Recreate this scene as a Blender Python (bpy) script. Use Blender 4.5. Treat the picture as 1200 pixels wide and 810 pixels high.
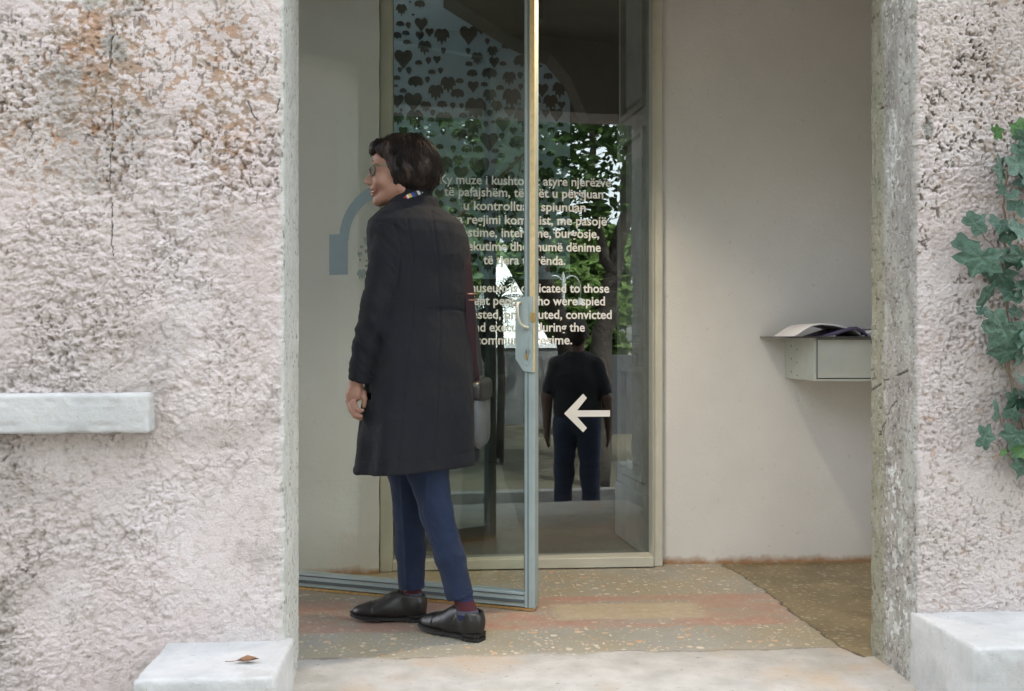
import bpy, math, random
import numpy as np
from mathutils import Vector, Matrix
random.seed(7)
R = math.radians
scene = bpy.context.scene
col = scene.collection
for _o in list(bpy.data.objects):
    bpy.data.objects.remove(_o)

# ---------------------------------------------------------------- camera
YAW = 0.0715
CAM_H = 0.985
cam_d = bpy.data.cameras.new("camera")
cam = bpy.data.objects.new("camera", cam_d)
col.objects.link(cam)
cam.location = (0, 0, CAM_H)
cam.rotation_euler = (R(90), 0, -YAW)
cam_d.sensor_width = 36
cam_d.lens = 36
cam_d.shift_y = -10 / 1200
cam_d.clip_start = 0.05
cam_d.clip_end = 2000
scene.camera = cam

# ---------------------------------------------------------------- sky, sun, exposure
SUN_EL, SUN_AZ = R(54), R(28)       # azimuth: compass from +Y, clockwise
world = bpy.data.worlds.new("World")
scene.world = world
world.use_nodes = True
wn = world.node_tree.nodes
wl = world.node_tree.links
bgn = wn["Background"]
sky = wn.new("ShaderNodeTexSky")
sky.sky_type = 'NISHITA'
sky.sun_disc = False
sky.sun_elevation = SUN_EL
sky.sun_rotation = SUN_AZ
sky.air_density = 1.0
sky.dust_density = 3.0
hs = wn.new("ShaderNodeHueSaturation")      # thin overcast veil: the blue is washed out
hs.inputs["Saturation"].default_value = 0.27
hs.inputs["Value"].default_value = 1.25
wl.new(sky.outputs[0], hs.inputs["Color"])
wl.new(hs.outputs[0], bgn.inputs[0])
bgn.inputs[1].default_value = 0.13

sun_d = bpy.data.lights.new("sun", 'SUN')
sun_d.energy = 2.3
sun_d.angle = R(2)
sun_d.color = (1.0, 0.975, 0.95)
sun = bpy.data.objects.new("sun", sun_d)
col.objects.link(sun)
sdir = Vector((math.sin(SUN_AZ) * math.cos(SUN_EL), math.cos(SUN_AZ) * math.cos(SUN_EL), math.sin(SUN_EL)))
sun.rotation_euler = sdir.to_track_quat('Z', 'Y').to_euler()
sun.location = sdir * 30

scene.render.engine = 'CYCLES'
scene.view_settings.view_transform = 'Standard'
scene.view_settings.look = 'None'
scene.view_settings.exposure = 2.93
scene.view_settings.gamma = 1.0
scene.cycles.max_bounces = 8
scene.cycles.diffuse_bounces = 4
scene.cycles.transparent_max_bounces = 16
scene.cycles.use_denoising = True
scene.cycles.sample_clamp_indirect = 4
scene.cycles.caustics_reflective = False
scene.cycles.caustics_refractive = False

# ---------------------------------------------------------------- survey helpers
CY, SY = math.cos(YAW), math.sin(YAW)
def ray(px, py=395):
    u = (px - 600) / 1200
    return Vector((u * CY + SY, -u * SY + CY, (395 - py) / 1200))
def at(px, py, Y):
    """point on the plane Y=const that the surveyed photo point lies on"""
    r = ray(px, py); t = Y / r.y
    return Vector((r.x * t, Y, CAM_H + r.z * t))
def on_floor(px, py, z=0.0):
    r = ray(px, py); t = (z - CAM_H) / r.z
    return Vector((r.x * t, r.y * t, z))
PANE_Y = 4.352
PANE_A = 0.060          # the pane stands a touch askew in its frame
PANE_C = Vector((0.36, PANE_Y, 0))
def mirrored(px, py, Y):
    """real place (at depth Y) of something the photo shows as a reflection in the pane"""
    r = ray(px, py); n = Vector((math.sin(PANE_A), -math.cos(PANE_A), 0))
    t = n.dot(PANE_C) / n.dot(r); h = r * t
    q = r - 2 * r.dot(n) * n
    k = (Y - h.y) / q.y
    return Vector((h.x + q.x * k, Y, CAM_H + h.z + q.z * k))

# ---------------------------------------------------------------- object helpers
def tag(o, label=None, cat=None, group=None, kind=None):
    if label: o['label'] = label
    if cat: o['category'] = cat
    if group: o['group'] = group
    if kind: o['kind'] = kind
    return o
def empty(name, loc=(0, 0, 0), rz=0.0):
    o = bpy.data.objects.new(name, None)
    o.empty_display_size = 0.1
    o.location = loc; o.rotation_euler = (0, 0, rz)
    col.objects.link(o)
    return o
def link(name, me, mats, parent=None, smooth=True, loc=None, rot=None):
    o = bpy.data.objects.new(name, me)
    col.objects.link(o)
    if mats is not None and len(me.materials) == 0:
        for m in (mats if isinstance(mats, (list, tuple)) else [mats]):
            me.materials.append(m)
    if parent: o.parent = parent
    if loc is not None: o.location = loc
    if rot is not None: o.rotation_euler = rot
    if smooth:
        me.polygons.foreach_set("use_smooth", np.ones(len(me.polygons), dtype=bool))
    return o
def mesh_np(name, verts, faces, attrs=None):
    """faces: (n,3) or (n,4) array"""
    verts = np.asarray(verts, dtype=np.float32)
    faces = np.asarray(faces, dtype=np.int32)
    me = bpy.data.meshes.new(name)
    k = faces.shape[1]
    me.vertices.add(len(verts)); me.vertices.foreach_set("co", verts.ravel())
    me.loops.add(faces.size); me.loops.foreach_set("vertex_index", faces.ravel())
    me.polygons.add(len(faces)); me.polygons.foreach_set("loop_start", np.arange(0, faces.size, k, dtype=np.int32))
    me.update(calc_edges=True); me.validate()
    if attrs:
        for an, av in attrs.items():
            a = me.attributes.new(an, 'FLOAT', 'POINT')
            a.data.foreach_set("value", np.asarray(av, dtype=np.float32).ravel())
    return me

class MB:
    def __init__(s): s.v = []; s.f = []
    def add(s, vs, fs):
        n = len(s.v); s.v += [tuple(p) for p in vs]; s.f += [tuple(i + n for i in f) for f in fs]; return s
    def box(s, lo, hi, M=None):
        x0, y0, z0 = lo; x1, y1, z1 = hi
        vs = [Vector(p) for p in ((x0,y0,z0),(x1,y0,z0),(x1,y1,z0),(x0,y1,z0),(x0,y0,z1),(x1,y0,z1),(x1,y1,z1),(x0,y1,z1))]
        if M is not None: vs = [M @ p for p in vs]
        return s.add(vs, [(0,3,2,1),(4,5,6,7),(0,1,5,4),(1,2,6,5),(2,3,7,6),(3,0,4,7)])
    def tube(s, pts, r, n=8, cap=True, r1=None):
        pts = [Vector(p) for p in pts]; m = len(pts); vs = []
        up = None
        for i, p in enumerate(pts):
            t = (pts[min(i+1, m-1)] - pts[max(i-1, 0)]).normalized()
            if up is None:
                up = t.orthogonal().normalized()
            up = (up - t * up.dot(t)).normalized()
            w = t.cross(up)
            rr = (r[i] if isinstance(r, (list, tuple)) else (r if r1 is None else r + (r1 - r) * i / (m - 1)))
            for k in range(n):
                a = 2 * math.pi * k / n
                vs.append(p + (up * math.cos(a) + w * math.sin(a)) * rr)
        fs = [(i*n+k, i*n+(k+1) % n, (i+1)*n+(k+1) % n, (i+1)*n+k) for i in range(m-1) for k in range(n)]
        if cap: fs += [tuple(range(n))[::-1], tuple(range((m-1)*n, m*n))]
        return s.add(vs, fs)
    def prism(s, poly, y0, y1):
        """poly in (x,z) extruded along y"""
        n = len(poly)
        vs = [(x, y0, z) for x, z in poly] + [(x, y1, z) for x, z in poly]
        return s.add(vs, [tuple(range(n)), tuple(range(2*n-1, n-1, -1))] + [(i, i+n, (i+1) % n+n, (i+1) % n) for i in range(n)])
    def lathe(s, prof, c=(0,0,0), n=24):
        c = Vector(c); m = len(prof)
        vs = [c + Vector((r*math.cos(2*math.pi*k/n), r*math.sin(2*math.pi*k/n), z)) for r, z in prof for k in range(n)]
        fs = [(i*n+k, i*n+(k+1) % n, (i+1)*n+(k+1) % n, (i+1)*n+k) for i in range(m-1) for k in range(n)]
        return s.add(vs, fs)
    def build(s, name, mats, parent=None, smooth=False, bevel=0, loc=None, rot=None, seg=2):
        me = bpy.data.meshes.new(name)
        me.from_pydata(s.v, [], s.f); me.validate()
        o = link(name, me, mats, parent, smooth, loc, rot)
        if bevel:
            b = o.modifiers.new("bevel", 'BEVEL'); b.width = bevel; b.segments = seg; b.limit_method = 'ANGLE'
        return o

# ---------------------------------------------------------------- numpy noise
def _h(ix, iy, iz, seed):
    n = (ix.astype(np.int64) * 374761393 + iy.astype(np.int64) * 668265263 + iz.astype(np.int64) * 2147483647 + seed * 1274126177) & 0xFFFFFFFF
    n = ((n ^ (n >> 13)) * 1274126177) & 0xFFFFFFFF
    n = ((n ^ (n >> 16)) * 2246822519) & 0xFFFFFFFF
    return ((n ^ (n >> 15)) & 0xFFFFFF).astype(np.float32) / float(0xFFFFFF)
def vnoise(x, y, z=None, seed=0):
    if z is None:
        x0 = np.floor(x); y0 = np.floor(y); fx = x - x0; fy = y - y0
        fx = fx*fx*(3-2*fx); fy = fy*fy*(3-2*fy); ze = np.zeros_like(x0)
        a = _h(x0, y0, ze, seed); b = _h(x0+1, y0, ze, seed); c = _h(x0, y0+1, ze, seed); d = _h(x0+1, y0+1, ze, seed)
        return (a + (b-a)*fx) * (1-fy) + (c + (d-c)*fx) * fy
    x0 = np.floor(x); y0 = np.floor(y); z0 = np.floor(z); fx = x-x0; fy = y-y0; fz = z-z0
    fx = fx*fx*(3-2*fx); fy = fy*fy*(3-2*fy); fz = fz*fz*(3-2*fz)
    def pl(zz):
        a = _h(x0, y0, zz, seed); b = _h(x0+1, y0, zz, seed); c = _h(x0, y0+1, zz, seed); d = _h(x0+1, y0+1, zz, seed)
        return (a + (b-a)*fx) * (1-fy) + (c + (d-c)*fx) * fy
    return pl(z0) * (1-fz) + pl(z0+1) * fz
def fbm(x, y, oct=4, seed=0, z=None, gain=0.5):
    s = 0; a = 1; t = 0
    for i in range(oct):
        s = s + a * vnoise(x * 2**i + 17.3*i, y * 2**i + 5.1*i, None if z is None else z * 2**i, seed + i)
        t += a; a *= gain
    return s / t
def worley(x, y, seed=0):
    x0 = np.floor(x); y0 = np.floor(y); best = np.full(x.shape, 9.0, np.float32); ze = np.zeros_like(x0)
    for i in (-1, 0, 1):
        for j in (-1, 0, 1):
            cx = x0+i+_h(x0+i, y0+j, ze, seed); cy = y0+j+_h(x0+i, y0+j, ze, seed+91)
            best = np.minimum(best, (cx-x)**2 + (cy-y)**2)
    return np.sqrt(best)
def sstep(a, b, x):
    t = np.clip((x-a)/(b-a), 0, 1); return t*t*(3-2*t)

# ---------------------------------------------------------------- SDF sculpting + surface nets
class SDF:
    def __init__(s, lo, hi, h):
        s.h = h; s.lo = np.array(lo, np.float32)
        s.n = np.ceil((np.array(hi) - s.lo) / h).astype(int) + 1
        s.ax = [s.lo[i] + h*np.arange(s.n[i], dtype=np.float32) for i in range(3)]
        s.d = np.full(s.n, 0.08, np.float32)
    def win(s, lo, hi):
        sl = []
        for i in range(3):
            a = int(max(0, math.floor((lo[i]-s.lo[i])/s.h))); b = int(min(s.n[i], math.ceil((hi[i]-s.lo[i])/s.h)+1))
            if b <= a: return None
            sl.append(slice(a, b))
        X = s.ax[0][sl[0]][:, None, None]; Y = s.ax[1][sl[1]][None, :, None]; Z = s.ax[2][sl[2]][None, None, :]
        return tuple(sl), X, Y, Z
    def mix(s, sl, e, k, sub=False):
        d = s.d[sl]
        if sub:
            e = -e
            hh = np.clip(k - np.abs(d-e), 0, None)/k if k > 0 else 0
            s.d[sl] = np.maximum(d, e) + hh*hh*k/4
        else:
            hh = np.clip(k - np.abs(d-e), 0, None)/k if k > 0 else 0
            s.d[sl] = np.minimum(d, e) - hh*hh*k/4
    def cap(s, a, b, ra, rb=None, k=0.01, sub=False, flat=None):
        """rounded cone"""
        rb = ra if rb is None else rb
        a = np.array(a, np.float32); b = np.array(b, np.float32); m = max(ra, rb)+k+0.02
        w = s.win(np.minimum(a, b)-m, np.maximum(a, b)+m)
        if w is None: return
        sl, X, Y, Z = w
        ba = b-a; L = float(ba @ ba) + 1e-9
        t = np.clip(((X-a[0])*ba[0] + (Y-a[1])*ba[1] + (Z-a[2])*ba[2])/L, 0, 1)
        e = np.sqrt((X-a[0]-t*ba[0])**2 + (Y-a[1]-t*ba[1])**2 + (Z-a[2]-t*ba[2])**2) - (ra + (rb-ra)*t)
        s.mix(sl, e, k, sub)
    def ell(s, c, r, k=0.01, rz=0.0, sub=False, p=2, ry=0.0):
        m = max(r)+k+0.02
        w = s.win(np.array(c)-m, np.array(c)+m)
        if w is None: return
        sl, X, Y, Z = w
        x = X-c[0]; y = Y-c[1]; z = Z-c[2]
        if rz: x, y = x*math.cos(rz)+y*math.sin(rz), -x*math.sin(rz)+y*math.cos(rz)
        if ry: x, z = x*math.cos(ry)-z*math.sin(ry), x*math.sin(ry)+z*math.cos(ry)
        if p == 2:
            k0 = np.sqrt((x/r[0])**2+(y/r[1])**2+(z/r[2])**2)+1e-6
            k1 = np.sqrt((x/r[0]**2)**2+(y/r[1]**2)**2+(z/r[2]**2)**2)+1e-6
            e = k0*(k0-1)/k1
        else:
            k0 = (np.abs(x/r[0])**p+np.abs(y/r[1])**p+np.abs(z/r[2])**p)**(1/p)
            e = (k0-1)*min(r)
        s.mix(sl, e.astype(np.float32), k, sub)
    def chain(s, pts, rs, k=0.01):
        for i in range(len(pts)-1): s.cap(pts[i], pts[i+1], rs[i], rs[i+1], k)
    def mesh(s, post=None):
        d = s.d; ins = d < 0
        d[0], d[-1] = np.maximum(d[0], .001), np.maximum(d[-1], .001)
        d[:, 0], d[:, -1] = np.maximum(d[:, 0], .001), np.maximum(d[:, -1], .001)
        d[:, :, 0], d[:, :, -1] = np.maximum(d[:, :, 0], .001), np.maximum(d[:, :, -1], .001)
        ins = d < 0
        nx, ny, nz = d.shape
        cnt = np.zeros((nx-1, ny-1, nz-1), np.int8)
        for i in (0, 1):
            for j in (0, 1):
                for k in (0, 1): cnt += ins[i:nx-1+i, j:ny-1+j, k:nz-1+k]
        cells = np.argwhere((cnt > 0) & (cnt < 8))
        idx = np.full(cnt.shape, -1, np.int64); idx[tuple(cells.T)] = np.arange(len(cells))
        acc = np.zeros((len(cells), 3)); num = np.zeros(len(cells))
        corners = [(i, j, k) for i in (0, 1) for j in (0, 1) for k in (0, 1)]
        for a in corners:
            for ax in range(3):
                if a[ax]: continue
                b = list(a); b[ax] = 1
                da = d[cells[:, 0]+a[0], cells[:, 1]+a[1], cells[:, 2]+a[2]]
                db = d[cells[:, 0]+b[0], cells[:, 1]+b[1], cells[:, 2]+b[2]]
                mk = (da < 0) != (db < 0)
                t = np.where(mk, da/np.where(mk, da-db, 1), 0)
                p = np.tile(np.array(a, float), (len(cells), 1)); p[:, ax] += t
                acc[mk] += p[mk]; num[mk] += 1
        v = (cells + acc/num[:, None])*s.h + s.lo
        faces = []
        for ax in range(3):
            sl0 = [slice(0, n) for n in d.shape]; sl1 = list(sl0)
            sl0[ax] = slice(0, d.shape[ax]-1); sl1[ax] = slice(1, d.shape[ax])
            A = ins[tuple(sl0)]; B = ins[tuple(sl1)]
            e = np.argwhere(A != B); flip = A[tuple(e.T)]
            u, w = (ax+1) % 3, (ax+2) % 3
            ok = (e[:, u] > 0) & (e[:, w] > 0) & (e[:, u] < d.shape[u]-1) & (e[:, w] < d.shape[w]-1)
            e = e[ok]; flip = flip[ok]
            q = []
            for du, dw in ((-1, -1), (0, -1), (0, 0), (-1, 0)):
                c = e.copy(); c[:, u] += du; c[:, w] += dw
                q.append(idx[tuple(c.T)])
            q = np.stack(q, 1)
            q[~flip] = q[~flip][:, ::-1]
            faces.append(q)
        f = np.concatenate(faces)
        f = f[(f >= 0).all(1)]
        # a little relaxation
        for it in range(2):
            e = np.concatenate([f[:, [0, 1]], f[:, [1, 2]], f[:, [2, 3]], f[:, [3, 0]]])
            sm = np.zeros_like(v); nn = np.zeros(len(v))
            for c in range(3): sm[:, c] = np.bincount(e[:, 0], v[e[:, 1], c], len(v)) + np.bincount(e[:, 1], v[e[:, 0], c], len(v))
            nn = np.bincount(e[:, 0], minlength=len(v)) + np.bincount(e[:, 1], minlength=len(v))
            v = v*0.5 + 0.5*sm/np.maximum(nn, 1)[:, None]
        return v, f
def normals(v, f):
    n = np.cross(v[f[:, 2]]-v[f[:, 0]], v[f[:, 3 if f.shape[1] == 4 else 1]]-v[f[:, 1 if f.shape[1] == 4 else 0]])
    if f.shape[1] == 3: n = -n
    out = np.zeros_like(v)
    for k in range(f.shape[1]):
        for c in range(3): out[:, c] += np.bincount(f[:, k], n[:, c], len(v))
    return out/(np.linalg.norm(out, axis=1, keepdims=True)+1e-12)

# ---------------------------------------------------------------- materials
class NT:
    def __init__(s, name):
        s.m = bpy.data.materials.new(name); s.m.use_nodes = True
        s.t = s.m.node_tree; s.b = s.t.nodes["Principled BSDF"]; s.out = s.t.nodes["Material Output"]
    def n(s, ty, **kw):
        nd = s.t.nodes.new(ty)
        for k, v in kw.items(): setattr(nd, k, v)
        return nd
    def l(s, a, b): s.t.links.new(a, b)
    def co(s, scale=1, kind="Object"):
        c = s.n("ShaderNodeTexCoord"); m = s.n("ShaderNodeMapping")
        m.inputs["Scale"].default_value = scale if isinstance(scale, (tuple, list)) else (scale,)*3
        s.l(c.outputs[kind], m.inputs[0]); return m.outputs[0]
    def noise(s, scale, detail=5, rough=0.6, vec=None, dist=0.0):
        nd = s.n("ShaderNodeTexNoise"); nd.inputs["Scale"].default_value = scale; nd.inputs["Detail"].default_value = detail
        nd.inputs["Roughness"].default_value = rough; nd.inputs["Distortion"].default_value = dist
        s.l(vec if vec is not None else s.co(), nd.inputs["Vector"]); return nd.outputs["Fac"]
    def vor(s, scale, feature='F1', vec=None, rnd=1.0):
        nd = s.n("ShaderNodeTexVoronoi"); nd.feature = feature; nd.inputs["Scale"].default_value = scale
        nd.inputs["Randomness"].default_value = rnd
        s.l(vec if vec is not None else s.co(), nd.inputs["Vector"]); return nd
    def ramp(s, fac, stops):
        r = s.n("ShaderNodeValToRGB"); e = r.color_ramp.elements
        while len(e) > 1: e.remove(e[-1])
        e[0].position = stops[0][0]; e[0].color = c4(stops[0][1])
        for p, c in stops[1:]:
            x = e.new(p); x.color = c4(c)
        s.l(fac, r.inputs[0]); return r.outputs[0]
    def mix(s, f, a, b, mode='MIX'):
        m = s.n("ShaderNodeMix", data_type='RGBA', blend_type=mode)
        for sock, v in ((m.inputs[0], f), (m.inputs[6], a), (m.inputs[7], b)):
            if hasattr(v, "links"): s.l(v, sock)
            elif isinstance(v, (int, float)) and sock is not m.inputs[0]: sock.default_value = (v, v, v, 1)
            elif isinstance(v, (int, float)): sock.default_value = v
            else: sock.default_value = c4(v)
        return m.outputs[2]
    def math(s, op, a, b=0.0, c=None, clamp=False):
        m = s.n("ShaderNodeMath", operation=op, use_clamp=clamp)
        for i, v in enumerate((a, b) if c is None else (a, b, c)):
            if hasattr(v, "links"): s.l(v, m.inputs[i])
            else: m.inputs[i].default_value = v
        return m.outputs[0]
    def attr(s, name):
        a = s.n("ShaderNodeAttribute", attribute_name=name); return a.outputs["Fac"]
    def bump(s, h, strength=0.3, dist=0.01):
        b = s.n("ShaderNodeBump"); b.inputs["Strength"].default_value = strength; b.inputs["Distance"].default_value = dist
        if hasattr(h, "links"): s.l(h, b.inputs["Height"])
        s.l(b.outputs[0], s.b.inputs["Normal"]); return b
    def set(s, color=None, rough=None, metal=None, spec=None, **kw):
        for nm, v in (("Base Color", color), ("Roughness", rough), ("Metallic", metal), ("Specular IOR Level", spec)):
            if v is None: continue
            sock = s.b.inputs[nm]
            if hasattr(v, "links"): s.l(v, sock)
            elif nm == "Base Color": sock.default_value = c4(v)
            else: sock.default_value = v
        return s.m
def c4(c):
    if isinstance(c, (int, float)): return (c, c, c, 1)
    return (c[0], c[1], c[2], 1) if len(c) == 3 else tuple(c)
def S(r, g, b):
    """8 bit sRGB to linear"""
    return tuple((x/255/12.92 if x/255 <= .04045 else ((x/255+.055)/1.055)**2.4) for x in (r, g, b))

def simple(name, color, rough=0.5, metal=0.0, var=0.12, scale=20, bump=0.0, bscale=200, spec=None, bdist=0.002):
    t = NT(name)
    n = t.noise(scale, 5)
    c = t.mix(t.ramp(n, [(0.3, 0.0), (0.7, 1.0)]), tuple(x*(1-var) for x in color), tuple(min(1, x*(1+var)) for x in color))
    t.set(c, None, metal, spec)
    rr = t.math('MULTIPLY_ADD', t.noise(scale*2.3, 3), 0.2, rough-0.1)
    t.set(None, rr)
    if bump: t.bump(t.noise(bscale, 4), bump, bdist)
    return t.m

# rough outer render, pink-white paint with losses
def mat_outer(green_jamb=False):
    t = NT("painted_roughcast")
    n1 = t.noise(5, 6); n2 = t.noise(60, 5); n3 = t.noise(1.6, 3)
    paint = t.mix(t.ramp(n1, [(0.35, 0.0), (0.65, 1.0)]), (0.58, 0.495, 0.475), (0.63, 0.575, 0.565))
    paint = t.mix(t.ramp(n3, [(0.42, 0.0), (0.62, 1.0)]), paint, (0.59, 0.525, 0.495))
    paint = t.mix(t.ramp(n2, [(0.25, 0.0), (0.5, 1.0)]), (0.54, 0.465, 0.43), paint)
    loss = t.mix(t.ramp(t.noise(9, 4), [(0.4, 0.0), (0.6, 1.0)]), (0.42, 0.27, 0.18), (0.33, 0.26, 0.20))
    ng = t.noise(30, 5)
    grime = t.mix(t.ramp(ng, [(0.3, 0.0), (0.7, 1.0)]), (0.20, 0.165, 0.13), (0.25, 0.235, 0.205))
    cem = t.mix(t.ramp(t.noise(14, 6), [(0.35, 0.0), (0.65, 1.0)]), (0.28, 0.268, 0.24), (0.41, 0.39, 0.355))
    cem = t.mix(t.ramp(t.noise(90, 4), [(0.58, 0.0), (0.68, 1.0)]), cem, (0.52, 0.52, 0.505))
    cem = t.mix(t.ramp(t.noise(45, 5), [(0.26, 1.0), (0.34, 0.0)]), cem, (0.12, 0.115, 0.10))
    lite = t.mix(t.ramp(t.noise(20, 5), [(0.35, 0.0), (0.65, 1.0)]), (0.44, 0.46, 0.42), (0.54, 0.55, 0.515))
    ochre = t.mix(t.ramp(t.noise(12, 5), [(0.35, 0.0), (0.65, 1.0)]), (0.26, 0.26, 0.18), (0.34, 0.325, 0.25))
    c = t.mix(t.attr("grime"), paint, grime)
    c = t.mix(t.attr("loss"), c, loss)
    c = t.mix(t.attr("cement"), c, cem)
    c = t.mix(t.attr("pale"), c, lite)
    c = t.mix(t.attr("ochre"), c, ochre)
    c = t.mix(t.attr("fleck"), c, (0.62, 0.63, 0.61))
    c = t.mix(t.attr("pit"), c, t.mix(t.ramp(t.noise(25, 3), [(.35, 0.0), (.65, 1.0)]), (0.20, 0.15, 0.115), (0.11, 0.095, 0.08)))
    c = t.mix(t.attr("crack"), c, (0.07, 0.06, 0.05))
    t.set(c, 0.88, spec=0.25)
    h = t.math('ADD', t.math('MULTIPLY', t.noise(170, 5, 0.65), 1.0), t.math('MULTIPLY', t.noise(420, 4), 0.5))
    t.bump(h, 0.9, 0.005)
    return t.m
M_outer = mat_outer()

def mat_inner():
    t = NT("smooth_wall_plaster")
    c = t.mix(t.ramp(t.noise(3, 5), [(0.3, 0.0), (0.7, 1.0)]), (0.74, 0.725, 0.705), (0.80, 0.785, 0.765))
    c = t.mix(t.ramp(t.noise(40, 5), [(0.2, 1.0), (0.36, 0.0)]), c, (0.57, 0.54, 0.50))
    geo = t.n("ShaderNodeNewGeometry"); sx = t.n("ShaderNodeSeparateXYZ"); t.l(geo.outputs["Position"], sx.inputs[0])
    low = t.math('ADD', sx.outputs[2], t.math('MULTIPLY', t.noise(14, 4), 0.06))
    c = t.mix(t.ramp(low, [(0.035, 1.0), (0.065, 0.0)]), c, (0.42, 0.25, 0.14))  # warm lamp glow along the wall foot, painted as an orange band
    t.set(c, 0.8, spec=0.3)
    h = t.math('ADD', t.math('MULTIPLY', t.noise(9, 5), 2.0), t.noise(120, 4))
    t.bump(h, 0.28, 0.006)
    return t.m
M_inner = mat_inner()
M_trim = simple("white_stone_paint", (0.60, 0.62, 0.62), 0.75, 0, 0.1, 12, 0.5, 60, spec=0.3, bdist=0.004)
M_alu = simple("blue_grey_enamel", S(166, 180, 180), 0.38, 0.0, 0.07, 9, 0.1, 300)
M_alu_dark = simple("dark_gasket", (0.09, 0.11, 0.115), 0.6)
M_frame = simple("olive_grey_enamel", S(202, 200, 186), 0.42, 0.0, 0.07, 9, 0.1, 300)
M_brass = simple("brass", (0.72, 0.50, 0.22), 0.32, 0.9, 0.2, 60)
M_seal = simple("yellowed_seal", (0.80, 0.62, 0.34), 0.5, 0.15, 0.12, 40)
M_chrome = simple("satin_steel", (0.62, 0.62, 0.60), 0.25, 1.0, 0.1, 50)
M_letter = simple("white_vinyl", (0.90, 0.90, 0.91), 0.5, 0, 0.02)
M_logo = simple("blue_vinyl", S(118, 140, 146), 0.5, 0, 0.04)
M_logo2 = simple("pale_green_vinyl", S(118, 134, 128), 0.5, 0, 0.04)
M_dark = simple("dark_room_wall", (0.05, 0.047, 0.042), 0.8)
M_box = simple("sage_painted_board", (0.58, 0.60, 0.54), 0.5, 0, 0.06, 10, 0.15, 120)
M_black = simple("black_board", (0.02, 0.02, 0.025), 0.4)
M_paper = simple("paper", (0.80, 0.79, 0.83), 0.8, 0, 0.03)
M_paper2 = simple("violet_cover_paper", (0.10, 0.09, 0.17), 0.6, 0, 0.1)

def mat_glass(name, refl, tint, edge=(0.2, 0.35, 0.32)):
    t = NT(name)
    t.t.nodes.remove(t.b)
    tr = t.n("ShaderNodeBsdfTransparent"); tr.inputs[0].default_value = c4(tint)
    gl = t.n("ShaderNodeBsdfGlossy"); gl.inputs["Roughness"].default_value = 0.0; gl.inputs[0].default_value = (0.95, 1.0, 0.97, 1)
    lw = t.n("ShaderNodeLayerWeight"); lw.inputs[0].default_value = 0.35
    f = t.math('MULTIPLY_ADD', t.math('POWER', lw.outputs["Facing"], 3.0), 0.75, refl, clamp=True)
    mx = t.n("ShaderNodeMixShader")
    t.l(f, mx.inputs[0]); t.l(tr.outputs[0], mx.inputs[1]); t.l(gl.outputs[0], mx.inputs[2]); t.l(mx.outputs[0], t.out.inputs[0])
    return t.m
M_glass_pane = mat_glass("double_glazed_pane", 0.115, (0.80, 0.84, 0.86))
M_glass_door = mat_glass("door_glass", 0.035, (0.93, 0.965, 0.955))

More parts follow.
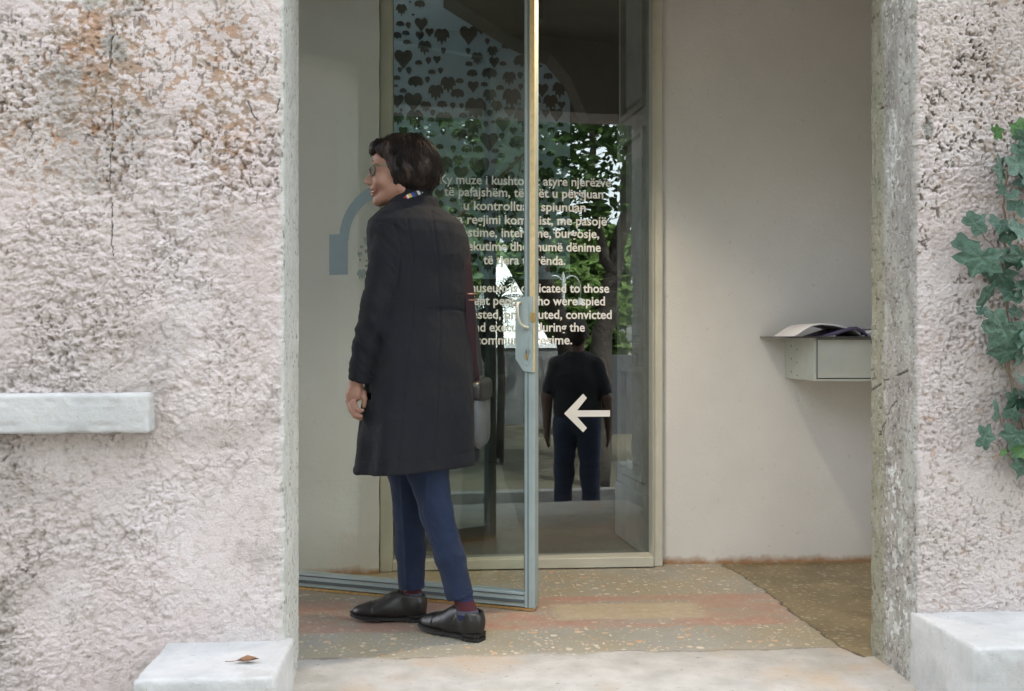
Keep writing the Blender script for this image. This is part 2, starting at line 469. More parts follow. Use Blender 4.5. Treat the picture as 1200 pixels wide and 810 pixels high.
# ================================================================= OUTER WALLS
def outer_wall(side):
    """strip that runs along the face, round the corner and along the jamb"""
    YF, YB = 2.79, 3.08
    if side < 0: xe = -0.415; xo = -1.36; res = 0.0023
    else: xe = 1.335; xo = 1.90; res = 0.0023
    rc = 0.012
    w = abs(xe-xo) - rc
    jam = YB-YF-rc
    Ltot = w + rc*math.pi/2 + jam
    ns = int(Ltot/res); z0, z1 = -0.06, 2.02; nz = int((z1-z0)/res)
    s = np.linspace(0, Ltot, ns+1); z = np.linspace(z0, z1, nz+1)
    sg = -side            # direction along X from outside to the edge (+1 on the left wall)
    bx = np.where(s < w, xo + sg*s, 0); by = np.where(s < w, YF, 0); nx = np.zeros_like(s); ny = np.where(s < w, -1.0, 0)
    a = np.clip((s-w)/rc, 0, math.pi/2); m = (s >= w) & (s < w+rc*math.pi/2)
    bx = np.where(m, xo+sg*(w+rc*np.sin(a)), bx); by = np.where(m, YF+rc-rc*np.cos(a), by)
    nx = np.where(m, sg*np.sin(a), nx); ny = np.where(m, -np.cos(a), ny)
    j = s >= w+rc*math.pi/2
    bx = np.where(j, xe, bx); by = np.where(j, YF+rc+(s-w-rc*math.pi/2), by); nx = np.where(j, sg*1.0, nx); ny = np.where(j, 0, ny)
    Sg, Zg = np.meshgrid(s, z)
    BX, BY, NX, NY = (np.broadcast_to(q, Sg.shape) for q in (bx, by, nx, ny))
    sd = 5 if side < 0 else 40
    onj = sstep(w-0.004, w+0.012, Sg)
    q = 1.15 if side < 0 else 1.75
    wx = Sg + 0.014*(fbm(Sg*30, Zg*30, 3, sd+20)-.5); wz = Zg + 0.014*(fbm(Sg*30, Zg*30, 3, sd+30)-.5)
    big = fbm(Sg*4, Zg*4, 4, sd)
    rough = np.clip(0.45 + 1.6*(fbm(Sg*2.2, Zg*2.2, 3, sd+3)-.42), 0.3, 1.15)
    if side < 0:      # lower right of the left wall has been skimmed smoother
        rough = rough*(1-0.22*sstep(0.30, 0.45, Sg-0.25*(Zg-0.6))*sstep(1.15, 0.7, Zg))
        rough = np.clip(rough*(1+0.5*sstep(0.5, 0.1, Sg)), .2, 1.3)
        c1, c2 = 38, 90
    else:
        rough = rough*(0.62+0.25*sstep(1.0, 1.5, Zg)); c1, c2 = 75, 140
    wl_ = worley(wx*c1, wz*c1*1.15, sd+1); wl2 = worley(wx*c2, wz*c2, sd+2)
    f1 = fbm(wx*45*q, wz*60*q, 4, sd+6, gain=.6)
    f2 = fbm(wx*130*q, wz*130*q, 3, sd+7, gain=.6)
    f3 = fbm(Sg*210, Zg*210, 2, sd+17, gain=.7)
    clot = sstep(0.40, 0.62, fbm(wx*26*q, wz*30*q, 3, sd+8, gain=.6))
    patchy = sstep(.36, .60, fbm(Sg*6, Zg*7, 4, sd+70))
    rough = rough*(.50+.62*patchy)
    h = rough*(0.0034*(clot-.5) + 0.0085*(0.30-np.minimum(wl_, .85)**2) + 0.0050*(0.28-np.minimum(wl2, .8)**2) + 0.0085*(f1-.5) + 0.0055*(f2-.5) + .0042*(f3-.5)) + 0.02*(big-.5)*(1-.4*onj)
    pit = sstep(0.62, 0.72, fbm(wx*115, wz*95, 2, sd+12))*sstep(.40, .56, fbm(Sg*10, Zg*8, 3, sd+13))
    h -= pit*0.005*rough
    rec = sstep(0.30, 0.72, .45*(1-f1)+.35*sstep(.35, .75, wl_)+.25*sstep(.35, .7, wl2)-.05)          # low places, where the paint never reached
    # the cast jamb: flatter with its own lumps
    hj = 0.006*(fbm(Sg*14, Zg*9, 5, sd+50, gain=.62)-.5) + 0.0025*(f2-.5) - 0.004*sstep(.66, .74, fbm(Sg*60, Zg*60, 3, sd+52))
    if side > 0:
        hj = hj*1.15 + 0.010*(fbm(Sg*9, Zg*2.6, 5, sd+55, gain=.6)-.5) + .0025*(sstep(.45, .6, fbm(Sg*45, Zg*22, 3, sd+58))-.5)
    else: hj = hj*.7
    edge_n = 0.019*(fbm(Zg*16, Sg*0+3, 5, sd+60, gain=.6)-.5)
    prox = np.exp(-((Sg-w)/0.02)**2)
    h = h*(1-onj) + hj*onj + edge_n*prox
    # cracks
    crack = np.zeros_like(Sg)
    def cr(pts, wd=0.0018):
        nonlocal crack
        for (s0, q0), (s1, q1) in zip(pts[:-1], pts[1:]):
            dx, dz = s1-s0, q1-q0; L = dx*dx+dz*dz+1e-9
            jx = Sg+0.010*(fbm(Zg*60, Sg*60, 3, 77)-.5); jz = Zg+0.010*(fbm(Zg*60+9, Sg*60, 3, 78)-.5)
            t = np.clip(((jx-s0)*dx+(jz-q0)*dz)/L, 0, 1)
            dd = np.hypot(jx-s0-t*dx, jz-q0-t*dz)
            crack = np.maximum(crack, np.exp(-(dd/wd)**2)*(0.55+.45*np.sign(vnoise(Zg*25, Sg*25, None, 3)-.35)))
    def sp(px, py):   # photo point -> strip coordinates on the face
        p = at(px, py, YF); return (abs(p.x-xo), p.z)
    zero = np.zeros_like(Sg)
    if side < 0:
        cr([sp(131, 20), sp(131, 80)]); cr([sp(131, 115), sp(132, 160), sp(128, 200), sp(132, 300)], .0012)
        cr([sp(290, 120), sp(297, 138), sp(302, 140)], .002); cr([sp(330, 112), sp(324, 132)], .002)
        cx, cz = sp(120, 60)
        blob = np.exp(-(((Sg-cx)/.16)**2+((Zg-cz)/.26)**2))
        cx2, cz2 = sp(265, 100)
        blob2 = np.exp(-(((Sg-cx2)/.13)**2+((Zg-cz2)/.28)**2))
        cx3, cz3 = sp(20, 150)
        blob3 = np.exp(-(((Sg-cx3)/.2)**2+((Zg-cz3)/.20)**2))
        cx4, cz4 = sp(60, 500)
        warm = np.exp(-(((Sg-cx4)/.3)**2+((Zg-cz4)/.30)**2))
        lossn = fbm(Sg*40, Zg*62, 4, 71, gain=.65)
        loss = sstep(0.42, 0.52, rec*.34+lossn*.50+.30*np.maximum(np.maximum(blob, blob2*.85), blob3*.5)-.05)
        loss *= np.clip(blob*1.4+blob2*1.1+blob3*.7+.14, 0, 1)*.95
        arc = sstep(.03, -.03, np.hypot((Sg-0.02)/1.0, (Zg-.80)/.85)-.64+.10*(fbm(Sg*9, Zg*9, 3, 93)-.5))*sstep(1.25, 1.0, Zg)
        low = sstep(.55, .25, Zg)*sstep(.55, .1, Sg)
        grime = np.clip(rec*(0.16+.15*low)+.13*arc+.08*warm+blob3*.3*sstep(.4, .7, f1)+.16*low*sstep(.45, .62, fbm(Sg*12, Zg*14, 4, 95))+.25*sstep(.60, .72, fbm(Sg*5, Zg*7, 4, 91)), 0, .7)
        dark = sstep(.05, .0, np.abs(Sg-w)*0+Zg*0+1)
        pale = onj*0.95
        patch = sstep(.55, .62, fbm(Sg*16, Zg*16, 3, 15))*np.clip(blob*1.2-.25, 0, 1)
        cement = patch
        ochre = zero
    else:
        loss = sstep(.72, .76, fbm(Sg*45, Zg*45, 3, 71))*.6*(1-onj)
        cx, cz = sp(1190, 350)
        stain = np.clip(np.exp(-((Sg-cx)/.14)**2)*sstep(.25, .9, Zg)*(.4+.6*sstep(1.05, .9, Zg))*(.3+1.0*fbm(Sg*8, Zg*3, 3, 14)), 0, 1)
        upper = sstep(1.0, 1.3, Zg); low = zero
        grime = np.clip(rec*(0.03+.32*upper)+pit*(.35+.4*upper)+stain*.75, 0, .85)
        cement = onj
        inner = sstep(w+rc*1.57+jam*.62, w+rc*1.57+jam*.76, Sg+.02*(fbm(Zg*9, Sg*9, 3, 4)-.5))
        ochre = inner*.8
        pale = sstep(.55, .65, fbm(Sg*20, Zg*7, 4, 61))*onj*.4*(1-inner)
        chip = np.exp(-(((Sg-sp(1087, 150)[0])/.018)**2+((Zg-sp(1087, 150)[1])/.04)**2))
        cement = np.maximum(cement, sstep(.4, .5, chip)); h -= sstep(.4, .5, chip)*.004
        wj = w+rc*1.57
        def jp(px, py):   # photo point on the jamb
            r = ray(px, py); t = xe/r.x; return (wj+(r.y*t-YF-rc), CAM_H+r.z*t)
        cr([jp(1020, 458), jp(1040, 445), jp(1064, 434)], .003); cr([jp(1030, 510), jp(1048, 470)], .0022)
        cr([jp(1030, 128), jp(1038, 124)], .003); cr([jp(1022, 205), jp(1026, 217)], .0025); cr([jp(1036, 20), jp(1036, 90)], .0012)
    fleck = onj*(1-ochre)*sstep(.57, .66, fbm(Sg*75, Zg*55, 4, sd+66))*sstep(.42, .62, fbm(Sg*7, Zg*4, 3, sd+67))*(.9 if side > 0 else .3)
    pits = np.clip(pit*(1-onj)*((.12+.5*sstep(1.15, 1.6, Zg)+.3*low) if side < 0 else .12+.75*sstep(.95, 1.25, Zg)) + onj*.7*sstep(.69, .75, fbm(Sg*95, Zg*70, 3, sd+68)), 0, 1)
    h -= crack*0.004
    V = np.stack([BX+NX*h, BY+NY*h, Zg], -1).reshape(-1, 3)
    i = np.arange(nz)[:, None]*(ns+1)+np.arange(ns)[None, :]
    F = np.stack([i, i+1, i+ns+2, i+ns+1], -1).reshape(-1, 4)
    if side > 0: F = F[:, ::-1]
    return mesh_np("outer_wall_face", V, F, dict(grime=grime*(1-onj), loss=loss*(1-onj), cement=cement, pale=pale, ochre=ochre, crack=np.clip(crack, 0, 1), fleck=fleck, pit=pits))

wall_l = empty("plaster_wall", (-0.9, 2.79, 0))
tag(wall_l, "rough pinkish white plaster wall left of the doorway with a projecting stone ledge", "wall")
wall_r = empty("plaster_wall", (1.6, 2.79, 0))
tag(wall_r, "rough plaster wall right of the doorway with ivy and a bare grey jamb", "wall")
def under(o, root):
    o.parent = root; o.matrix_parent_inverse = Matrix.Translation(root.location).inverted(); return o
under(link("wall_face", outer_wall(-1), M_outer), wall_l)
under(link("wall_face", outer_wall(1), M_outer), wall_r)
# masonry core behind the rendered face and the parts of the walls beyond it
m = MB(); m.box((-6.0, 2.80, -0.65), (-1.36, 3.08, 5.2)); m.box((-1.362, 2.815, -0.65), (-0.43, 3.082, 2.0)); m.box((-1.36, 2.80, -0.65), (-0.418, 2.99, -0.055))
under(m.build("wall_core", M_outer), wall_l)
m = MB(); m.box((1.90, 2.80, -0.65), (6.0, 3.08, 5.2)); m.box((1.352, 2.815, -0.65), (1.902, 3.082, 2.0))
under(m.build("wall_core", M_outer), wall_r)
m = MB(); m.box((-1.36, 2.793, 2.0), (1.90, 3.083, 2.02)); 
lint = empty("door_lintel", (0.45, 2.79, 2.0)); tag(lint, "plastered wall above the porch opening, seen mirrored in the pane", "lintel")
m = MB(); m.box((-1.358, 2.797, 2.021), (-0.417, 3.075, 5.2)); m.box((-0.417, 2.797, 2.24), (1.337, 3.075, 5.2)); m.box((1.337, 2.797, 2.021), (1.898, 3.075, 5.2))
under(m.build("lintel_block", M_outer), lint)

# ledge on left wall, plinth blocks
def rough_block(lo, hi, name, parent, seed, amp=0.004, res=0.008, mat=None):
    """box with slightly uneven, worn faces"""
    lo = np.array(lo); hi = np.array(hi); vs = []; fs = []; base = 0
    for ax in range(3):
        for sd in (0, 1):
            u, w = (ax+1) % 3, (ax+2) % 3
            nu = max(2, int((hi[u]-lo[u])/res)); nw = max(2, int((hi[w]-lo[w])/res))
            U, W = np.meshgrid(np.linspace(lo[u], hi[u], nu+1), np.linspace(lo[w], hi[w], nw+1), indexing='ij')
            P = np.zeros(U.shape+(3,)); P[..., u] = U; P[..., w] = W; P[..., ax] = hi[ax] if sd else lo[ax]
            i = np.arange(nu)[:, None]*(nw+1)+np.arange(nw)[None, :]
            q = np.stack([i, i+nw+1, i+nw+2, i+1], -1).reshape(-1, 4)
            if not sd: q = q[:, ::-1]
            vs.append(P.reshape(-1, 3)); fs.append(q+base); base += U.size
    V = np.concatenate(vs); F = np.concatenate(fs)
    c = (lo+hi)/2; hs_ = (hi-lo)/2
    q = V-c; rr = 0.010     # rounded edges, then wear
    inner = np.clip(q, -(hs_-rr), hs_-rr); dq = q-inner; L = np.linalg.norm(dq, axis=1, keepdims=True)
    q = inner+dq/np.maximum(L, 1e-9)*rr
    n = dq/np.maximum(L, 1e-9)
    edge = ((np.abs(V-c) > hs_-0.03).sum(1) >= 2)
    nn = fbm(V[:, 0]*18, V[:, 1]*18, 4, seed, z=V[:, 2]*18)-.5; n2 = fbm(V[:, 0]*70, V[:, 1]*70, 3, seed+5, z=V[:, 2]*70)-.5
    V = c+q+n*(amp*nn*2+amp*.7*n2-np.where(edge, amp*sstep(.5, .7, fbm(V[:, 0]*25, V[:, 1]*25, 3, seed+9, z=V[:, 2]*25)), 0))[:, None]
    # weld coincident seam vertices
    key = np.round((np.concatenate(vs))*1e4).astype(np.int64)
    _, first, inv = np.unique(key, axis=0, return_index=True, return_inverse=True)
    inv = inv.ravel()
    return under(link(name, mesh_np(name, V[first], inv[F]), mat or M_stone), parent)
def mat_stone():
    t = NT("whitewashed_stone")
    c = t.mix(t.ramp(t.noise(7, 6), [(0.35, 0.0), (0.65, 1.0)]), (0.41, 0.415, 0.41), (0.50, 0.50, 0.49))
    c = t.mix(t.ramp(t.noise(28, 6), [(0.62, 0.0), (0.74, 1.0)]), c, (0.42, 0.42, 0.38))
    c = t.mix(t.ramp(t.noise(60, 5), [(0.27, 1.0), (0.34, 0.0)]), c, (0.26, 0.20, 0.15))
    c = t.mix(t.ramp(t.noise(4, 6, .7), [(0.54, 0.0), (0.72, .7)]), c, (0.31, 0.29, 0.255))
    t.set(c, 0.8, spec=0.3); t.bump(t.noise(90, 6, .65), 0.5, 0.005); return t.m
M_stone = mat_stone()
p0, p1 = at(174, 463, 2.735), at(174, 508, 2.735)
rough_block((-1.40, 2.735, p1.z), (p0.x, 2.83, p0.z+0.004), "stone_ledge", wall_l, 3, 0.003, .006)
rough_block((-0.725, 2.49, -0.62), (-0.392, 2.82, 0.169), "plinth_block", wall_l, 11, 0.0035)
rough_block((1.332, 2.462, -0.62), (1.98, 2.82, 0.209), "plinth_block", wall_r, 17, 0.0035)

# ================================================================= FLOOR
def floor_mesh():
    x0, x1, y0, y1, res = -1.2, 2.1, 2.60, 4.42, 0.0062
    nx = int((x1-x0)/res); ny = int((y1-y0)/res)
    X, Y = np.meshgrid(np.linspace(x0, x1, nx+1), np.linspace(y0, y1, ny+1))
    j = 0.030*(fbm(X*22, Y*22, 4, 3)-.5); jy = 0.030*(fbm(X*22+50, Y*22, 4, 4)-.5)
    Xn, Yn = X+j, Y+jy
    pts = [on_floor(*q) for q in ((848, 664), (866, 672), (888, 686), (908, 700), (930, 718), (957, 738), (985, 757), (1012, 770))]
    crack = np.zeros_like(X); 
    py = np.array([p.y for p in pts])[::-1]; px = np.array([p.x for p in pts])[::-1]
    xb = np.interp(Yn+0*X, py, px)      # crack line x as a function of y
    right = sstep(-0.002, 0.002, Xn-xb)*(Y > 3.06)
    for a, b in zip(pts[:-1], pts[1:]):
        dx, dy = b.x-a.x, b.y-a.y; L = dx*dx+dy*dy
        t = np.clip(((Xn-a.x)*dx+(Yn-a.y)*dy)/L, 0, 1)
        crack = np.maximum(crack, np.exp(-(np.hypot(Xn-a.x-t*dx, Yn-a.y-t*dy)/0.0055)**2))
    conc = sstep(3.185, 3.135, Yn+0.07*(fbm(X*5, Y*5, 5, 8, gain=.65)-.5))*(1-right)
    band = sstep(3.41, 3.445, Yn)*sstep(3.865, 3.83, Yn)*(1-right)
    ins = sstep(3.52, 3.55, Yn)*sstep(3.75, 3.72, Yn)
    blk = sstep(.39, .44, Xn)*sstep(.98, .90, Xn)+sstep(.06, .065, Xn)*sstep(.15, .145, Xn)*sstep(3.60, 3.595, Yn)*1.0
    red = band*(1-ins*np.clip(blk, 0, 1))
    tan = band*ins*np.clip(blk, 0, 1)
    wornr = sstep(.50, .66, fbm(X*7, Y*16, 4, 44))
    red = red*(1-.6*wornr)*(.72+.28*sstep(.3, .6, fbm(X*4, Y*9, 4, 45)))
    h = 0.0016*(fbm(X*6, Y*6, 4, 5)-.5) - crack*0.006 + conc*0.003*(fbm(X*30, Y*30, 4, 6)) + (1-right)*0.002
    edgec = np.exp(-((Yn-3.157+0.07*(fbm(X*5, Y*5, 5, 8, gain=.65)-.5))/0.006)**2)*(1-right)*sstep(.5, .6, fbm(X*3, Y*3, 2, 12))
    h -= edgec*0.002
    fall = sstep(2.70, 2.60, Y)
    h -= fall*0.02
    V = np.stack([X, Y, h], -1).reshape(-1, 3)
    i = np.arange(ny)[:, None]*(nx+1)+np.arange(nx)[None, :]
    F = np.stack([i, i+1, i+nx+2, i+nx+1], -1).reshape(-1, 4)
    return mesh_np("floor", V, F, dict(conc=conc, red=red, tan=tan, right=right, crack=np.clip(crack+edgec*.5, 0, 1)))
def mat_floor():
    t = NT("worn_terrazzo")
    co = t.co()
    wob = t.n("ShaderNodeTexNoise"); wob.inputs["Scale"].default_value = 45; wob.inputs["Detail"].default_value = 3; t.l(co, wob.inputs["Vector"])
    vadd = t.n("ShaderNodeVectorMath", operation='MULTIPLY_ADD'); t.l(wob.outputs["Color"], vadd.inputs[0]); vadd.inputs[1].default_value = (.016, .016, 0); t.l(co, vadd.inputs[2])
    v = vadd.outputs[0]
    base = t.mix(t.ramp(t.noise(5, 6), [(0.35, 0.0), (0.65, 1.0)]), (0.25, 0.245, 0.205), (0.36, 0.345, 0.29))
    base = t.mix(t.ramp(t.noise(120, 4), [(0.35, 0.0), (0.65, 1.0)]), base, (0.33, 0.32, 0.29), 'MIX')
    ochn = t.mix(t.ramp(t.noise(2.2, 3), [(0.40, 0.0), (0.6, 1.0)]), base, (0.33, 0.29, 0.205))
    redc = t.mix(t.ramp(t.noise(30, 6), [(0.3, 0.0), (0.7, 1.0)]), (0.36, 0.195, 0.145), (0.43, 0.27, 0.205))
    redc = t.mix(t.ramp(t.noise(6, 5), [(0.5, 0.0), (0.72, 1.0)]), redc, (0.36, 0.30, 0.25))
    tanc = t.mix(t.ramp(t.noise(25, 6), [(0.3, 0.0), (0.7, 1.0)]), (0.40, 0.32, 0.21), (0.47, 0.40, 0.29))
    rgt = t.mix(t.ramp(t.noise(4, 5), [(0.35, 0.0), (0.65, 1.0)]), (0.16, 0.13, 0.07), (0.25, 0.20, 0.11))  # older ochre patch; much of its darkness is shade painted into the colour
    c = t.mix(t.attr("right"), ochn, rgt)
    # stone chips
    def chips(scale, thr, keep, cols, c, stretch=(1, 1, 1), inband=0.25):
        mp = t.n("ShaderNodeMapping"); mp.inputs["Scale"].default_value = stretch; t.l(v, mp.inputs[0])
        vo = t.vor(scale, 'F1', mp.outputs[0])
        rs = t.n("ShaderNodeSeparateColor"); t.l(vo.outputs["Color"], rs.inputs[0])
        size = t.math('MULTIPLY_ADD', rs.outputs[2], thr*.7, thr*.45)
        a = t.math('LESS_THAN', vo.outputs["Distance"], size)
        b = t.math('LESS_THAN', rs.outputs[0], keep)
        f = t.math('MULTIPLY', a, b)
        f = t.math('MULTIPLY', f, t.math('SUBTRACT', 1.0, t.math('MULTIPLY', t.math('ADD', t.attr("red"), t.attr("tan")), 1-inband)))
        f = t.math('MULTIPLY', f, t.math('SUBTRACT', 1.0, t.math('MULTIPLY', t.attr("right"), .62)))
        cc = t.ramp(rs.outputs[1], cols)
        return t.mix(f, c, cc)
    c = t.mix(t.math('MULTIPLY', t.attr("red"), .95), c, redc)
    c = t.mix(t.attr("tan"), c, tanc)
    cols = [(0.0, (0.52, 0.44, 0.30)), (0.35, (0.62, 0.56, 0.46)), (0.55, (0.55, 0.30, 0.14)), (0.7, (0.66, 0.60, 0.50)), (0.85, (0.32, 0.24, 0.16)), (1.0, (0.60, 0.50, 0.34))]
    c = chips(34, 0.36, 0.46, cols, c)
    c = chips(50, 0.34, 0.45, cols, c, (1.2, 1.0, 1))
    c = chips(58, 0.30, 0.38, cols, c, (1.0, 1.3, 1))
    c = chips(120, 0.30, 0.30, [(0, (0.5, 0.46, 0.4)), (1, (0.12, 0.11, 0.10))], c, inband=.6)
    con = t.mix(t.ramp(t.noise(9, 6), [(0.35, 0.0), (0.65, 1.0)]), (0.36, 0.345, 0.315), (0.47, 0.45, 0.42))
    con = t.mix(t.ramp(t.noise(2.5, 5), [(0.52, 0.0), (0.66, 1.0)]), con, (0.44, 0.36, 0.28))
    con = t.mix(t.ramp(t.noise(55, 5), [(0.28, 1.0), (0.36, 0.0)]), con, (0.22, 0.20, 0.17))
    cfac = t.math('MULTIPLY', t.attr("conc"), t.ramp(t.noise(38, 4), [(0.22, 0.3), (0.40, 1.0)]))
    c = t.mix(cfac, c, con)
    c = t.mix(t.attr("crack"), c, (0.06, 0.045, 0.03))
    rr = t.math('MULTIPLY_ADD', t.attr("conc"), 0.35, t.math('MULTIPLY_ADD', t.noise(12, 5), 0.30, 0.30))
    t.set(c, rr, spec=0.45)
    t.bump(t.math('ADD', t.noise(60, 5), t.math('MULTIPLY', t.noise(250, 3), .5)), 0.25, 0.003)
    return t.m
M_floor = mat_floor()
tag(link("floor", floor_mesh(), M_floor), kind='structure')
M_slab = simple("porch_concrete", (0.40, 0.385, 0.35), 0.8, 0, 0.2, 8, 0.4, 60, spec=0.3)
m = MB(); m.box((-1.75, 2.60, -0.30), (2.6, 4.6, -0.028)); m.box((-2.6, 2.62, -0.62), (2.9, 3.0, -0.04))
tag(m.build("porch_base", M_slab), kind='structure')

# ================================================================= BACK WALLS, CEILING OF THE PORCH
FX0 = at(446, 400, 4.33).x; FX1 = at(776.5, 400, 4.33).x
def plaster_panel(x0, x1, z0, z1, Y, seed, res=0.02, wrap=0.0, name="wall_face", amp=.006):
    nx = max(2, int((x1-x0)/res)); nz = int((z1-z0)/res)
    X, Z = np.meshgrid(np.linspace(x0, x1, nx+1), np.linspace(z0, z1, nz+1))
    h = amp*(fbm(X*4, Z*4, 4, seed)-.5) + .0016*(fbm(X*25, Z*25, 3, seed+2)-.5)
    ex = 0.006*(fbm(Z*12, X*0, 4, seed+7)-.5)*(X == X.max())
    Yv = np.full_like(X, Y)-h
    V = np.stack([X+ex, Yv, Z], -1).reshape(-1, 3)
    i = np.arange(nz)[:, None]*(nx+1)+np.arange(nx)[None, :]
    return mesh_np(name, V, np.stack([i, i+1, i+nx+2, i+nx+1], -1).reshape(-1, 4))
pw = empty("porch_wall", (1.5, 4.37, 0)); tag(pw, "smooth off-white porch wall right of the glazed entrance with a shelf box on it", "wall")
under(link("wall_face", plaster_panel(FX1+0.004, 2.02, -0.02, 2.62, 4.37, 5), M_inner), pw)
m = MB(); m.box((FX1+0.006, 4.381, -0.05), (2.2, 4.62, 2.7)); under(m.build("wall_core", M_inner), pw)
pl_ = empty("porch_wall", (-0.6, 4.27, 0)); tag(pl_, "off-white plaster pier behind the woman, left of the glazed entrance", "wall")
PX = at(444.5, 400, 4.27).x
under(link("wall_face", plaster_panel(-1.16, PX, -0.02, 2.62, 4.272, 9, .015), M_inner), pl_)
m = MB(); m.box((-1.14, 4.283, -0.05), (PX-0.006, 4.62, 2.7)); under(m.build("wall_core", M_inner, bevel=.006), pl_)
sw = empty("porch_side_wall", (2.0, 3.7, 0)); tag(sw, "right side wall of the porch, hidden behind the grey jamb", "wall")
m = MB(); m.box((2.0, 3.076, -0.05), (2.2, 4.379, 2.7)); under(m.build("wall_face", M_inner), sw)
sw2 = empty("porch_side_wall", (-1.1, 3.7, 0)); tag(sw2, "left side wall of the porch with the entrance the arrow points to", "wall")
m = MB(); m.box((-1.30, 3.09, -0.05), (-1.14, 3.30, 2.7)); m.box((-1.30, 3.30, 2.3), (-1.14, 4.1, 2.7)); m.box((-1.30, 4.1, -0.05), (-1.14, 4.62, 2.7))
under(m.build("wall_face", M_inner), sw2)
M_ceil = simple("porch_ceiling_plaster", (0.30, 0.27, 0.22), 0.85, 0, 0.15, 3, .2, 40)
def vault():
    X = np.linspace(-1.3, 2.2, 60); Y = np.linspace(3.07, 4.64, 20)
    X, Y = np.meshgrid(X, Y)
    Z = 2.44+0.22*np.sin(np.clip((X+1.3)/3.5, 0, 1)*math.pi)**.7+.004*fbm(X*5, Y*5, 3, 2)
    i = np.arange(19)[:, None]*60+np.arange(59)[None, :]
    return mesh_np("vault", np.stack([X, Y, Z], -1).reshape(-1, 3), np.stack([i, i+60, i+61, i+1], -1).reshape(-1, 4))
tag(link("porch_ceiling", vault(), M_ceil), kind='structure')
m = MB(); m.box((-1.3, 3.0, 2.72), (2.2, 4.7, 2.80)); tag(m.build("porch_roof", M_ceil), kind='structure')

# ceiling lamp, whose glint shows in the pane
LX, LY = mirrored(625, 28, 3.62).x, 3.62
LZ = mirrored(625, 28, 3.62).z
lamp = empty("ceiling_lamp", (LX, LY, LZ)); tag(lamp, "small round porch ceiling spotlight, a glint at the top of the pane", "lamp")
m = MB(); m.lathe([(0.028, 0.0), (0.046, 0.0), (0.05, 0.012), (0.05, 0.13)], n=28); m.build("lamp_ring", M_chrome, lamp, True)
t = NT("lamp_glow"); t.b.inputs["Emission Color"].default_value = (1, .72, .38, 1); t.b.inputs["Emission Strength"].default_value = 6
m = MB(); m.lathe([(0.0, 0.008), (0.029, 0.008)], n=20); m.build("bulb", t.m, lamp)
ld = bpy.data.lights.new("spot", 'SPOT'); ld.energy = 18; ld.color = (1, .80, .56); ld.spot_size = R(88); ld.spot_blend = .9; ld.shadow_soft_size = .04
lo = bpy.data.objects.new("spot", ld); col.objects.link(lo); lo.parent = lamp; lo.location = (0, 0, -0.01)

# ================================================================= FIXED GLAZED WINDOW
win = empty("glazed_window", (0, 4.352, 0)); tag(win, "tall fixed window with white lettering and an arrow on its dark pane", "window")
FT = 2.60; fw = 0.043
m = MB(); m.box((FX0, 4.300, 0.004), (FX0+fw+.006, 4.392, FT)); under(m.build("frame_post", M_frame, bevel=.003), win)
m = MB(); m.box((FX1-fw, 4.325, 0.004), (FX1, 4.405, FT)); under(m.build("frame_post", M_frame, bevel=.003), win)
m = MB(); m.box((FX0+fw+.006, 4.306, 0.006), (FX1-fw, 4.398, 0.048)); under(m.build("bottom_rail", M_frame, bevel=.003), win)
Mp = Matrix.Translation(PANE_C) @ Matrix.Rotation(PANE_A, 4, 'Z') @ Matrix.Translation(-PANE_C)
m = MB(); m.box((FX0+fw-.004, 4.349, 0.042), (FX1-fw+.004, 4.355, FT), Mp); under(m.build("pane", M_glass_pane), win)
m = MB()
for x in (FX0+fw+.006, FX1-fw-.005): m.box((x, 4.306, 0.048), (x+.004, 4.390, FT))
m.box((FX0+fw+.0105, 4.309, .048), (FX1-fw-.0055, 4.388, .0525))
under(m.build("glazing_bead", M_frame), win)

TY = 4.3475
LINES = [("Ky muze i kushtohet atyre njer\u00ebzve", 515, 717, 217), ("t\u00eb pafajsh\u00ebm, t\u00eb cil\u00ebt u p\u00ebrgjuan", 520, 708, 231), ("u kontrolluan, spiunuan", 543, 687, 247),
         ("nga regjimi komunist, me pasoj\u00eb", 523, 712, 263), ("arrestime, internime, burgosje,", 523, 703, 278), ("ekzekutime dhe shum\u00eb d\u00ebnime", 528, 705, 294),
         ("t\u00eb tjera t\u00eb r\u00ebnda.", 566, 663, 310), ("This museum is dedicated to those", 519, 715, 342.5), ("innocent people who were spied", 524, 710, 357.5),
         ("on, arrested, prosecuted, convicted", 513, 718, 373.5), ("and executed during the", 549, 686, 388.5), ("communist regime.", 557, 671, 403.5)]
for tx, xa, xb, yb in LINES:
    cu = bpy.data.curves.new("line", 'FONT'); cu.body = tx; cu.size = 0.05; cu.extrude = 0.0006; cu.offset = 0.0009; cu.resolution_u = 3; cu.space_character = 1.0
    to = bpy.data.objects.new("tmp", cu); col.objects.link(to)
    bpy.context.view_layer.update()
    me = bpy.data.meshes.new_from_object(to.evaluated_get(bpy.context.evaluated_depsgraph_get()))
    bpy.data.objects.remove(to)
    co = np.zeros(len(me.vertices)*3, np.float32); me.vertices.foreach_get("co", co); co = co.reshape(-1, 3)
    A, B = at(xa, yb, TY), at(xb, yb, TY)
    sx = (B.x-A.x)/(co[:, 0].max()-co[:, 0].min())
    o3 = np.stack([(co[:, 0]-co[:, 0].min())*sx+A.x, TY-co[:, 2], co[:, 1]*(0.0545/0.05)+(A.z+B.z)/2], 1)
    me.vertices.foreach_set("co", o3.astype(np.float32).ravel()); me.update()
    me.transform(Mp); me.materials.clear()
    under(link("lettering", me, M_letter, smooth=False), win)
